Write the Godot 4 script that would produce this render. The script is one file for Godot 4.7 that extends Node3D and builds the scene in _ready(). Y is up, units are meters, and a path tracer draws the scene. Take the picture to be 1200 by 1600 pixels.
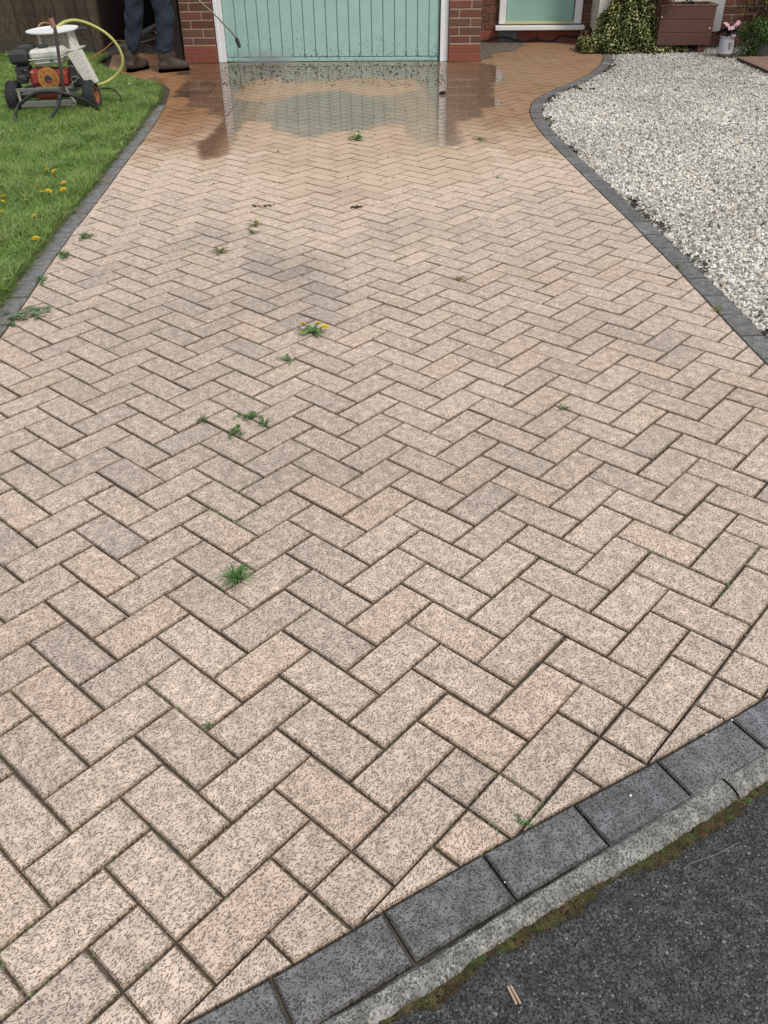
extends Node3D
# A brick-paved driveway before a garage, pressure-washed; built from real sizes (paving block 200 x 100 mm).

var R := RandomNumberGenerator.new()
var M := {}
var taken := {}
const HO := Vector3(-0.48, 0, -9.995)      # middle foot of the garage door
const HX := Vector3(0.9972, 0, 0.0748)     # along the front of the house
const HZ := Vector3(-0.0748, 0, 0.9972)    # out of the front of the house


# ---------------------------------------------------------------- mesh building
class Geo:
	var v := PackedVector3Array()
	var n := PackedVector3Array()
	var uv := PackedVector2Array()
	var c := PackedColorArray()
	var xf := Transform3D.IDENTITY
	var col := Color.WHITE

	func put(p: Vector3, q: Vector3, t := Vector2.ZERO) -> void:
		v.append(xf * p)
		n.append((xf.basis * q).normalized())
		uv.append(t)
		c.append(col)

	# corners counter-clockwise as seen from outside
	func tri(a: Vector3, b: Vector3, d: Vector3) -> void:
		var q := (b - a).cross(d - a)
		put(a, q)
		put(d, q)
		put(b, q)

	func quad(a: Vector3, b: Vector3, d: Vector3, e: Vector3) -> void:
		var q := (d - a).cross(e - b)
		put(a, q)
		put(d, q)
		put(b, q)
		put(a, q)
		put(e, q)
		put(d, q)

	func quad_out(a: Vector3, b: Vector3, d: Vector3, e: Vector3, out: Vector3) -> void:
		if (d - a).cross(e - b).dot(out) < 0.0:
			quad(e, d, b, a)
		else:
			quad(a, b, d, e)

	func smooth_quad(a: Vector3, b: Vector3, d: Vector3, e: Vector3, na: Vector3, nb: Vector3, nd: Vector3, ne: Vector3) -> void:
		put(a, na)
		put(d, nd)
		put(b, nb)
		put(a, na)
		put(e, ne)
		put(d, nd)

	func box(at: Vector3, size: Vector3, bevel := 0.0) -> void:
		var h := size * 0.5
		var b := minf(bevel, minf(h.x, minf(h.y, h.z)) * 0.9)
		for axis in 3:
			var j := (axis + 1) % 3
			var k := (axis + 2) % 3
			for s: float in [-1.0, 1.0]:
				var p := []
				for m in [[-1, -1], [1, -1], [1, 1], [-1, 1]]:
					var q := Vector3.ZERO
					q[axis] = s * h[axis]
					q[j] = m[0] * (h[j] - b)
					q[k] = m[1] * (h[k] - b)
					p.append(at + q)
				var o := Vector3.ZERO
				o[axis] = s
				quad_out(p[0], p[1], p[2], p[3], o)
		if b <= 0.0:
			return
		for axis in 3:
			var j := (axis + 1) % 3
			var k := (axis + 2) % 3
			for sj: float in [-1.0, 1.0]:
				for sk: float in [-1.0, 1.0]:
					var p := []
					for m in [[-1, 0], [1, 0], [1, 1], [-1, 1]]:
						var q := Vector3.ZERO
						q[axis] = m[0] * (h[axis] - b)
						q[j] = sj * (h[j] - (0.0 if m[1] == 0 else b))
						q[k] = sk * (h[k] - (b if m[1] == 0 else 0.0))
						p.append(at + q)
					var o := Vector3.ZERO
					o[j] = sj
					o[k] = sk
					quad_out(p[0], p[1], p[2], p[3], o)
		for sx: float in [-1.0, 1.0]:
			for sy: float in [-1.0, 1.0]:
				for sz: float in [-1.0, 1.0]:
					var s := Vector3(sx, sy, sz)
					var a := at + s * (h - Vector3(0, b, b))
					var d := at + s * (h - Vector3(b, 0, b))
					var e := at + s * (h - Vector3(b, b, 0))
					if (d - a).cross(e - a).dot(s) < 0.0:
						tri(a, e, d)
					else:
						tri(a, d, e)

	# a round bar along points; r is one radius or one per point
	func tube(pts: Array, r: Variant, sides := 8, caps := true) -> void:
		var count := pts.size()
		var rings := []
		var norms := []
		var up := Vector3.UP
		for i in count:
			var t: Vector3 = (pts[mini(i + 1, count - 1)] - pts[maxi(i - 1, 0)]).normalized()
			if i == 0 and absf(t.dot(up)) > 0.95:
				up = Vector3.RIGHT
			var x := up.cross(t).normalized()
			if x.length() < 0.1:
				x = t.cross(Vector3(0.3, 0.2, 0.9)).normalized()
			up = t.cross(x).normalized()
			var rad: float = r if r is float else r[i]
			var ring := []
			var ns := []
			for k in sides:
				var a := TAU * k / sides
				var q := x * cos(a) + up * sin(a)
				ns.append(q)
				ring.append(pts[i] + q * rad)
			rings.append(ring)
			norms.append(ns)
		for i in count - 1:
			for k in sides:
				var m := (k + 1) % sides
				smooth_quad(rings[i][k], rings[i][m], rings[i + 1][m], rings[i + 1][k], norms[i][k], norms[i][m], norms[i + 1][m], norms[i + 1][k])
		if caps:
			for k in sides:
				var m := (k + 1) % sides
				tri(pts[0], rings[0][m], rings[0][k])
				tri(pts[count - 1], rings[count - 1][k], rings[count - 1][m])

	# profile of (radius, height) turned about y
	func lathe(profile: Array, sides := 24) -> void:
		for i in profile.size() - 1:
			var p: Vector2 = profile[i]
			var q: Vector2 = profile[i + 1]
			var d := (q - p).normalized()
			var nr := Vector2(d.y, -d.x)
			for k in sides:
				var a := TAU * k / sides
				var b := TAU * (k + 1) / sides
				var ea := Vector3(cos(a), 0, -sin(a))
				var eb := Vector3(cos(b), 0, -sin(b))
				var na := ea * nr.x + Vector3.UP * nr.y
				var nb := eb * nr.x + Vector3.UP * nr.y
				var p0 := ea * p.x + Vector3.UP * p.y
				var p1 := eb * p.x + Vector3.UP * p.y
				var q0 := ea * q.x + Vector3.UP * q.y
				var q1 := eb * q.x + Vector3.UP * q.y
				smooth_quad(p0, p1, q1, q0, na, nb, nb, na)

	# a flat outline in x and y, between two depths
	func prism(poly: PackedVector2Array, z0: float, z1: float) -> void:
		var ccw := poly.duplicate()
		var area := 0.0
		for i in ccw.size():
			area += ccw[i].cross(ccw[(i + 1) % ccw.size()])
		if area < 0.0:
			ccw.reverse()
		var ix := Geometry2D.triangulate_polygon(ccw)
		for i in range(0, ix.size(), 3):
			var a := ccw[ix[i]]
			var b := ccw[ix[i + 1]]
			var d := ccw[ix[i + 2]]
			if (b - a).cross(d - a) < 0.0:
				var t := b
				b = d
				d = t
			tri(Vector3(a.x, a.y, z1), Vector3(b.x, b.y, z1), Vector3(d.x, d.y, z1))
			tri(Vector3(a.x, a.y, z0), Vector3(d.x, d.y, z0), Vector3(b.x, b.y, z0))
		for i in ccw.size():
			var a := ccw[i]
			var b := ccw[(i + 1) % ccw.size()]
			quad(Vector3(a.x, a.y, z0), Vector3(b.x, b.y, z0), Vector3(b.x, b.y, z1), Vector3(a.x, a.y, z1))

	func ball(at: Vector3, r: Vector3, seg := 10, rings := 6) -> void:
		for i in rings:
			var t0 := PI * i / rings
			var t1 := PI * (i + 1) / rings
			for k in seg:
				var a := TAU * k / seg
				var b := TAU * (k + 1) / seg
				var d0 := Vector3(sin(t0) * cos(a), cos(t0), -sin(t0) * sin(a))
				var d1 := Vector3(sin(t0) * cos(b), cos(t0), -sin(t0) * sin(b))
				var d2 := Vector3(sin(t1) * cos(b), cos(t1), -sin(t1) * sin(b))
				var d3 := Vector3(sin(t1) * cos(a), cos(t1), -sin(t1) * sin(a))
				smooth_quad(at + d3 * r, at + d2 * r, at + d1 * r, at + d0 * r, d3 / r, d2 / r, d1 / r, d0 / r)

	func mesh(m: Material) -> ArrayMesh:
		var out := ArrayMesh.new()
		add_to(out, m)
		return out

	func add_to(out: ArrayMesh, m: Material) -> void:
		if v.is_empty():
			return
		var a := []
		a.resize(Mesh.ARRAY_MAX)
		a[Mesh.ARRAY_VERTEX] = v
		a[Mesh.ARRAY_NORMAL] = n
		a[Mesh.ARRAY_TEX_UV] = uv
		a[Mesh.ARRAY_COLOR] = c
		out.add_surface_from_arrays(Mesh.PRIMITIVE_TRIANGLES, a)
		out.surface_set_material(out.get_surface_count() - 1, m)


# ---------------------------------------------------------------- naming
func numbered(called: String) -> String:
	var k: int = taken.get(called, -1) + 1
	taken[called] = k
	return called if k == 0 else "%s_%03d" % [called, k]


func tag(o: Node, label: String, category: String, group := "") -> void:
	o.set_meta("label", label)
	o.set_meta("category", category)
	if group != "":
		o.set_meta("group", group)


func thing(called: String, label: String, category: String, at := Vector3.ZERO, turn := 0.0, group := "") -> Node3D:
	var o := Node3D.new()
	o.name = numbered(called)
	add_child(o, true)
	o.position = at
	o.rotation.y = turn
	tag(o, label, category, group)
	return o


func part(parent: Node, called: String, what: Variant, m: Material = null) -> MeshInstance3D:
	var o := MeshInstance3D.new()
	o.name = called
	o.mesh = what.mesh(m) if what is Geo else what
	parent.add_child(o, true)
	return o


func struct(called: String, what: Variant, m: Material = null, kind := "structure") -> MeshInstance3D:
	var o := part(self, called, what, m)
	o.set_meta("kind", kind)
	return o


func many(parent: Node, called: String, mesh: Mesh, where: Array, tints: Array, kind := "stuff") -> MultiMeshInstance3D:
	var mm := MultiMesh.new()
	mm.transform_format = MultiMesh.TRANSFORM_3D
	mm.use_colors = true
	mm.mesh = mesh
	mm.instance_count = where.size()
	for i in where.size():
		mm.set_instance_transform(i, where[i])
		mm.set_instance_color(i, tints[i])
	var o := MultiMeshInstance3D.new()
	o.name = called
	o.multimesh = mm
	parent.add_child(o, true)
	if kind != "":
		o.set_meta("kind", kind)
	return o


# ---------------------------------------------------------------- materials
func lin(r: float, g: float, b: float) -> Color:
	return Color(r, g, b).linear_to_srgb()


func mat(called: String, color: Color, rough := 0.8, metal := 0.0) -> StandardMaterial3D:
	var m := StandardMaterial3D.new()
	m.resource_name = called
	m.albedo_color = color
	m.roughness = rough
	m.metallic = metal
	m.vertex_color_use_as_albedo = true
	M[called] = m
	return m


func noise_tex(freq: float, lo: Color, hi: Color, seed_no: int, size := 256, octaves := 4, stops: Array = []) -> NoiseTexture2D:
	var f := FastNoiseLite.new()
	f.noise_type = FastNoiseLite.TYPE_SIMPLEX_SMOOTH
	f.seed = seed_no
	f.frequency = freq
	f.fractal_octaves = octaves
	var t := NoiseTexture2D.new()
	t.width = size
	t.height = size
	t.seamless = true
	t.noise = f
	var g := Gradient.new()
	g.set_color(0, lo)
	g.set_color(1, hi)
	for s in stops:
		g.add_point(s[0], s[1])
	t.color_ramp = g
	return t


# mottled by noise over the surface, scaled in repeats per metre along each axis
func mottle(m: StandardMaterial3D, scale: Vector3, freq: float, lo: Color, hi: Color, seed_no: int, bump := 0.0, world := false, stops: Array = []) -> StandardMaterial3D:
	m.uv1_triplanar = true
	m.uv1_world_triplanar = world
	m.uv1_scale = scale
	m.albedo_texture = noise_tex(freq, lo, hi, seed_no, 256, 5, stops)
	if bump > 0.0:
		m.heightmap_enabled = true
		m.heightmap_scale = bump
		m.heightmap_texture = noise_tex(freq, Color.BLACK, Color.WHITE, seed_no, 256, 5)
	return m


# Short dark marks on a pale ground: the pitted face of moulded paving. Gives [colour texture, height texture].
func flecked(size: int, base: Color, dark: Color, marks: int, longest: float, widest: float, lean: float, spread: float, seed_no: int, mottling: float, pale := 0.0) -> Array:
	R.seed = seed_no
	var k := PackedFloat32Array()
	k.resize(size * size)
	for i in marks:
		var x := R.randf() * size
		var y := R.randf() * size
		var a := lean + R.randfn(0.0, spread)
		var l := R.randf_range(0.15, 1.0) * longest
		var w := R.randf_range(0.35, 1.0) * widest
		var depth := R.randf_range(0.35, 1.0)
		if R.randf() < pale:
			depth = -depth * 0.5
		var dx := cos(a)
		var dy := sin(a)
		var reach := int(ceil(l * 0.5 + w))
		var bend := R.randf_range(-0.06, 0.06) / maxf(l, 1.0)
		for py in range(-reach, reach + 1):
			for px in range(-reach, reach + 1):
				var u := px * dx + py * dy
				var s := py * dx - px * dy + bend * u * u
				var e := (u / (l * 0.5 + 0.5)) ** 2 + (s / (w * 0.5 + 0.3)) ** 2
				if e < 1.0:
					var at := posmod(int(y) + py, size) * size + posmod(int(x) + px, size)
					var f := depth * minf(1.0, (1.0 - e) * 2.2)
					if absf(f) > absf(k[at]):
						k[at] = f
	var f1 := FastNoiseLite.new()
	f1.seed = seed_no
	f1.frequency = 0.012
	f1.fractal_octaves = 4
	var soft := f1.get_seamless_image(size, size)
	soft.convert(Image.FORMAT_L8)
	var sb := soft.get_data()
	var f2 := FastNoiseLite.new()
	f2.seed = seed_no + 5
	f2.frequency = 0.22
	f2.fractal_octaves = 2
	var grain := f2.get_seamless_image(size, size)
	grain.convert(Image.FORMAT_L8)
	var gb := grain.get_data()
	var ca := PackedByteArray()
	ca.resize(size * size * 3)
	var ha := PackedByteArray()
	ha.resize(size * size)
	for i in size * size:
		var t := k[i]
		var m := 1.0 + mottling * (sb[i] / 127.5 - 1.0) + 0.13 * (gb[i] / 127.5 - 1.0)
		var q := i * 3
		if t >= 0.0:
			var s := minf(t, 1.0)
			ca[q] = clampi(int((base.r * m * (1.0 - s) + dark.r * s) * 255.0), 0, 255)
			ca[q + 1] = clampi(int((base.g * m * (1.0 - s) + dark.g * s) * 255.0), 0, 255)
			ca[q + 2] = clampi(int((base.b * m * (1.0 - s) + dark.b * s) * 255.0), 0, 255)
		else:
			var s := -t
			ca[q] = clampi(int((base.r * m * (1.0 - s) + 0.85 * s) * 255.0), 0, 255)
			ca[q + 1] = clampi(int((base.g * m * (1.0 - s) + 0.84 * s) * 255.0), 0, 255)
			ca[q + 2] = clampi(int((base.b * m * (1.0 - s) + 0.8 * s) * 255.0), 0, 255)
		ha[q / 3] = clampi(int(170.0 - 120.0 * maxf(t, 0.0) + 0.28 * (gb[i] - 127)), 0, 255)
	var ci := Image.create_from_data(size, size, false, Image.FORMAT_RGB8, ca)
	var hi := Image.create_from_data(size, size, false, Image.FORMAT_L8, ha)
	return [ImageTexture.create_from_image(ci), ImageTexture.create_from_image(hi)]


func relief(m: StandardMaterial3D, t: Array, bump: float) -> StandardMaterial3D:
	m.albedo_texture = t[0]
	m.heightmap_enabled = true
	m.heightmap_texture = t[1]
	m.heightmap_scale = bump
	return m


# ---------------------------------------------------------------- flat shapes
func poly_area(p: PackedVector2Array) -> float:
	var a := 0.0
	for i in p.size():
		a += p[i].cross(p[(i + 1) % p.size()])
	return a * 0.5


func inset(p: PackedVector2Array, d: float) -> PackedVector2Array:
	var out := PackedVector2Array()
	var count := p.size()
	var s := signf(poly_area(p))
	for i in count:
		var a := (p[i] - p[(i + count - 1) % count]).normalized()
		var b := (p[(i + 1) % count] - p[i]).normalized()
		var na := Vector2(-a.y, a.x) * s
		var nb := Vector2(-b.y, b.x) * s
		out.append(p[i] + (na + nb) / maxf(0.35, 1.0 + na.dot(nb)) * d)
	return out


func clean(p: PackedVector2Array) -> PackedVector2Array:
	var out := PackedVector2Array()
	for i in p.size():
		if out.is_empty() or p[i].distance_to(out[out.size() - 1]) > 0.0025:
			out.append(p[i])
	while out.size() > 2 and out[0].distance_to(out[out.size() - 1]) < 0.0025:
		out.remove_at(out.size() - 1)
	return out


# a sheet over a ground outline (x, z)
func sheet(p: PackedVector2Array, y: float, scale := 1.0) -> Geo:
	var g := Geo.new()
	var ix := Geometry2D.triangulate_polygon(p)
	for i in range(0, ix.size(), 3):
		var t := [p[ix[i]], p[ix[i + 1]], p[ix[i + 2]]]
		if (t[1] - t[0]).cross(t[2] - t[0]) < 0.0:
			t = [t[0], t[2], t[1]]
		for q in t:
			g.put(Vector3(q.x, y, q.y), Vector3.UP, Vector2(q.x, q.y) * scale)
	return g


# one paving block: its outline (x, z) with a chamfered rim
func block(g: Geo, p: PackedVector2Array, y: float, tilt: Vector2, rim: float, tex: Transform2D, deep := 0.022, shades: Array = []) -> void:
	var poly := p.duplicate()
	if poly_area(poly) < 0.0:
		poly.reverse()
	var top := inset(poly, rim)
	var ix := Geometry2D.triangulate_polygon(top)
	if ix.is_empty():
		rim *= 0.35
		top = inset(poly, rim)
		ix = Geometry2D.triangulate_polygon(top)
	if ix.is_empty():
		rim = 0.0005
		top = poly.duplicate()
		ix = Geometry2D.triangulate_polygon(top)
	var mid := Vector2.ZERO
	for q in poly:
		mid += q
	mid /= poly.size()
	var up := Vector3(-tilt.x, 1.0, -tilt.y).normalized()
	var base := g.col
	var tv := []
	var tc := []
	for q in top:
		tv.append(Vector3(q.x, y + tilt.dot(q - mid), q.y))
		tc.append(base * stain(q))
	# in (x, z) a positive turn runs clockwise from above, as front faces do
	for i in range(0, ix.size(), 3):
		var t := [ix[i], ix[i + 1], ix[i + 2]]
		if (top[t[1]] - top[t[0]]).cross(top[t[2]] - top[t[0]]) < 0.0:
			t = [t[0], t[2], t[1]]
		for k in t:
			g.col = tc[k]
			g.put(tv[k], up, tex * top[k])
	for i in poly.size():
		var k := (i + 1) % poly.size()
		var a := Vector3(poly[i].x, y - rim * 0.8 + tilt.dot(poly[i] - mid), poly[i].y)
		var b := Vector3(poly[k].x, y - rim * 0.8 + tilt.dot(poly[k] - mid), poly[k].y)
		var side := Vector3.UP.cross(b - a).normalized()
		var edge := (side + up).normalized()
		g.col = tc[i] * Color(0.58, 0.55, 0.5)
		for s in [[tv[i], top[i]], [b, poly[k]], [tv[k], top[k]], [tv[i], top[i]], [a, poly[i]], [b, poly[k]]]:
			g.put(s[0], edge, tex * (s[1] as Vector2))
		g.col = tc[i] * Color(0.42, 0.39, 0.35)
		var a2 := Vector3(a.x, y - deep, a.z)
		var b2 := Vector3(b.x, y - deep, b.z)
		for s in [a, b2, b, a, a2, b2]:
			g.put(s, side, tex * Vector2(s.x, s.z))
	g.col = base


var dirt := FastNoiseLite.new()
var grime := FastNoiseLite.new()

# grey grime left in patches on the unwashed blocks
func stain(q: Vector2) -> Color:
	var d := dirt.get_noise_2d(q.x * 100.0, q.y * 100.0)
	var e := grime.get_noise_2d(q.x * 100.0, q.y * 100.0)
	var k := 1.0 + 0.14 * d + 0.08 * e
	var spot := 0.0
	for s in [[Vector2(-0.42, -3.75), 0.32, 0.34], [Vector2(-0.75, -2.85), 0.45, 0.14], [Vector2(-0.6, -4.3), 0.55, 0.15], [Vector2(-0.9, -3.5), 0.5, 0.12], [Vector2(-0.55, -1.9), 0.35, 0.1], [Vector2(0.9, -3.1), 0.35, 0.1], [Vector2(-0.25, -3.35), 0.3, 0.16], [Vector2(0.45, -2.2), 0.25, 0.13], [Vector2(-0.8, -2.2), 0.4, 0.13], [Vector2(0.15, -4.35), 0.35, 0.14], [Vector2(1.0, -4.3), 0.4, 0.12], [Vector2(-0.15, -5.0), 0.28, 0.13]]:
		spot = maxf(spot, 0.95 * s[2] * smoothstep(1.25, 0.3, q.distance_to(s[0]) / s[1] + 0.5 * e))
	k *= 1.0 - spot
	return Color(k, k * (1.0 + 0.12 * spot), k * (1.0 + 0.24 * spot))


# ---------------------------------------------------------------- the outlines of the place, in metres (x, z)
var right_in := PackedVector2Array([Vector2(2.36, -11.3), Vector2(2.44, -10.75), Vector2(2.435, -10.4), Vector2(2.379, -10.0), Vector2(2.24, -9.5), Vector2(2.003, -8.92), Vector2(1.778, -8.526), Vector2(1.545, -8.17), Vector2(1.367, -7.85), Vector2(1.254, -7.551), Vector2(1.193, -7.254), Vector2(1.163, -6.926), Vector2(1.155, -6.505), Vector2(1.178, -5.976), Vector2(1.212, -5.423), Vector2(1.25, -4.784), Vector2(1.282, -4.313), Vector2(1.308, -3.801), Vector2(1.325, -3.424), Vector2(1.337, -3.066), Vector2(1.35, -2.778), Vector2(1.385, -2.1), Vector2(1.41, -1.565)])
var left_in := PackedVector2Array([Vector2(-2.75, -9.78), Vector2(-2.43, -9.3), Vector2(-2.16, -8.93), Vector2(-1.98, -8.75), Vector2(-1.86, -8.45), Vector2(-1.745, -7.65), Vector2(-1.68, -6.894), Vector2(-1.647, -6.316), Vector2(-1.62, -5.734), Vector2(-1.59, -5.203), Vector2(-1.568, -4.781), Vector2(-1.555, -4.4), Vector2(-1.535, -4.065), Vector2(-1.512, -3.75), Vector2(-1.478, -3.348), Vector2(-1.462, -3.092), Vector2(-1.43, -2.3), Vector2(-1.4, -1.2), Vector2(-1.385, 0.02)])
var front_in := PackedVector2Array([Vector2(-1.385, 0.02), Vector2(-0.9, -0.262), Vector2(-0.31, -0.583), Vector2(-0.179, -0.654), Vector2(-0.006, -0.756), Vector2(0.16, -0.852), Vector2(0.341, -0.951), Vector2(0.522, -1.047), Vector2(0.691, -1.143), Vector2(0.784, -1.198), Vector2(1.1, -1.383), Vector2(1.41, -1.565)])


func hp(s: float, y: float, e: float) -> Vector3:
	return HO + HX * s + HZ * e + Vector3(0, y, 0)


func h2(s: float, e: float) -> Vector2:
	var q := hp(s, 0, e)
	return Vector2(q.x, q.z)


# a line moved sideways (to its left when walked, seen from above, for positive d)
func beside(p: PackedVector2Array, d: float) -> PackedVector2Array:
	var out := PackedVector2Array()
	for i in p.size():
		var t := (p[mini(i + 1, p.size() - 1)] - p[maxi(i - 1, 0)]).normalized()
		out.append(p[i] + Vector2(t.y, -t.x) * d)
	return out


func walk(p: PackedVector2Array, s: float) -> Array:
	for i in p.size() - 1:
		var l := p[i].distance_to(p[i + 1])
		if s <= l or i == p.size() - 2:
			var t := (p[i + 1] - p[i]) / l
			return [p[i] + t * s, t]
		s -= l
	return []


func line_length(p: PackedVector2Array) -> float:
	var l := 0.0
	for i in p.size() - 1:
		l += p[i].distance_to(p[i + 1])
	return l


func smooth_line(p: PackedVector2Array, step := 0.05) -> PackedVector2Array:
	var c := Curve2D.new()
	for i in p.size():
		var t := Vector2.ZERO
		if i > 0 and i < p.size() - 1:
			t = (p[i + 1] - p[i - 1]).normalized() * minf(p[i].distance_to(p[i + 1]), p[i].distance_to(p[i - 1])) * 0.33
		c.add_point(p[i], -t, t)
	var out := PackedVector2Array()
	var l := c.get_baked_length()
	var count := int(l / step)
	for i in count + 1:
		out.append(c.sample_baked(l * i / count))
	return out


# a row of blocks laid end to end along a line; the first joint lies at `start`
func edging_row(parent: Node, line: PackedVector2Array, width: float, start: float, material: Material, colors: Array, y := 0.0, skip_from := 1e9) -> void:
	var l := line_length(line)
	var s := start
	while s < l - 0.03:
		var e := minf(s + 0.2, l)
		var a := maxf(s, 0.0) + 0.0025
		var b := e - 0.0025
		if b - a > 0.03:
			var pts := PackedVector2Array()
			var far := PackedVector2Array()
			for k in 3:
				var w: Array = walk(line, lerpf(a, b, k / 2.0))
				var t: Vector2 = w[1]
				var side := Vector2(t.y, -t.x)
				pts.append(w[0] + side * 0.003)
				far.append(w[0] + side * (width - 0.002))
			far.reverse()
			pts.append_array(far)
			pts = clean(pts)
			var g := Geo.new()
			var k := R.randf_range(0.82, 1.12)
			g.col = Color(k * R.randf_range(0.97, 1.03), k, k * R.randf_range(0.97, 1.04)) * (colors[R.randi() % colors.size()] as Color)
			var tex := Transform2D(R.randf() * TAU, Vector2(R.randf(), R.randf())).scaled_local(Vector2(2, 2))
			block(g, pts, y + R.randf_range(-0.0015, 0.0015), Vector2(R.randfn(0, 0.004), R.randfn(0, 0.004)), 0.004, tex, 0.03)
			part(parent, "edging_block", g, material)
		s = e


func in_poly(q: Vector2, p: PackedVector2Array) -> bool:
	return Geometry2D.is_point_in_polygon(q, p)


var film := PackedVector2Array([Vector2(-1.93, -9.9), Vector2(-1.64, -10.2), Vector2(0.67, -10.1), Vector2(1.115, -9.7), Vector2(1.2, -9.143), Vector2(1.1, -8.4), Vector2(1.0, -7.6), Vector2(0.74, -7.0), Vector2(0.60, -6.7), Vector2(0.47, -5.98), Vector2(0.33, -6.05), Vector2(0.231, -6.5), Vector2(0.098, -6.85), Vector2(0.001, -6.6), Vector2(-0.14, -6.715), Vector2(-0.324, -6.621), Vector2(-0.497, -6.427), Vector2(-0.697, -6.651), Vector2(-0.923, -7.005), Vector2(-0.97, -6.783), Vector2(-0.97, -6.267), Vector2(-1.052, -5.906), Vector2(-1.186, -5.829), Vector2(-1.286, -6.289), Vector2(-1.216, -6.691), Vector2(-1.195, -7.027), Vector2(-1.4, -7.544), Vector2(-1.584, -7.695), Vector2(-1.85, -8.6)])
var sandbar := PackedVector2Array([Vector2(-1.25, -8.95), Vector2(-0.4, -8.8), Vector2(0.42, -8.85), Vector2(0.4, -8.2), Vector2(0.05, -7.95), Vector2(-0.35, -8.2), Vector2(-0.75, -8.05), Vector2(-0.95, -7.8), Vector2(-1.3, -7.95)])


# 0 dry and grimy, 1 washed and dry, 2 damp, 3 wet, 4 thin film, 5 standing water
func wetness(q: Vector2) -> int:
	var j := Vector2(dirt.get_noise_2d(q.x * 160.0 + 900.0, q.y * 160.0), dirt.get_noise_2d(q.x * 160.0, q.y * 160.0 + 700.0)) * 0.12
	var p := q + j
	if in_poly(p, film):
		if in_poly(p, sandbar):
			return 4 if in_poly(q - j * 2.0, sandbar) and R.randf() < 0.25 else (3 if R.randf() < 0.6 else 4)
		if not in_poly(q + Vector2(0.12, 0.2) + j, film) or not in_poly(q + Vector2(-0.12, 0.2) - j, film):
			return 4 if R.randf() < 0.75 else 3
		return 5 if R.randf() < 0.85 else 4
	var near := -4.75 - 0.9 * smoothstep(0.15, 1.0, absf(q.x + 0.1)) + j.x * 4.0
	if q.y > near + 0.35 + R.randf() * 0.8:
		return 0
	if q.y > near - 0.5 * R.randf() * R.randf():
		return 6
	if in_poly(q + j * 3.0 + Vector2(0.0, 0.14), film) or in_poly(q + j * 3.0 + Vector2(0.1, -0.1), film):
		return 3
	if q.y < -6.9 + j.y * 4.0 or (q.x < -1.0 and q.y < -6.6):
		return 2
	return 1


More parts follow.
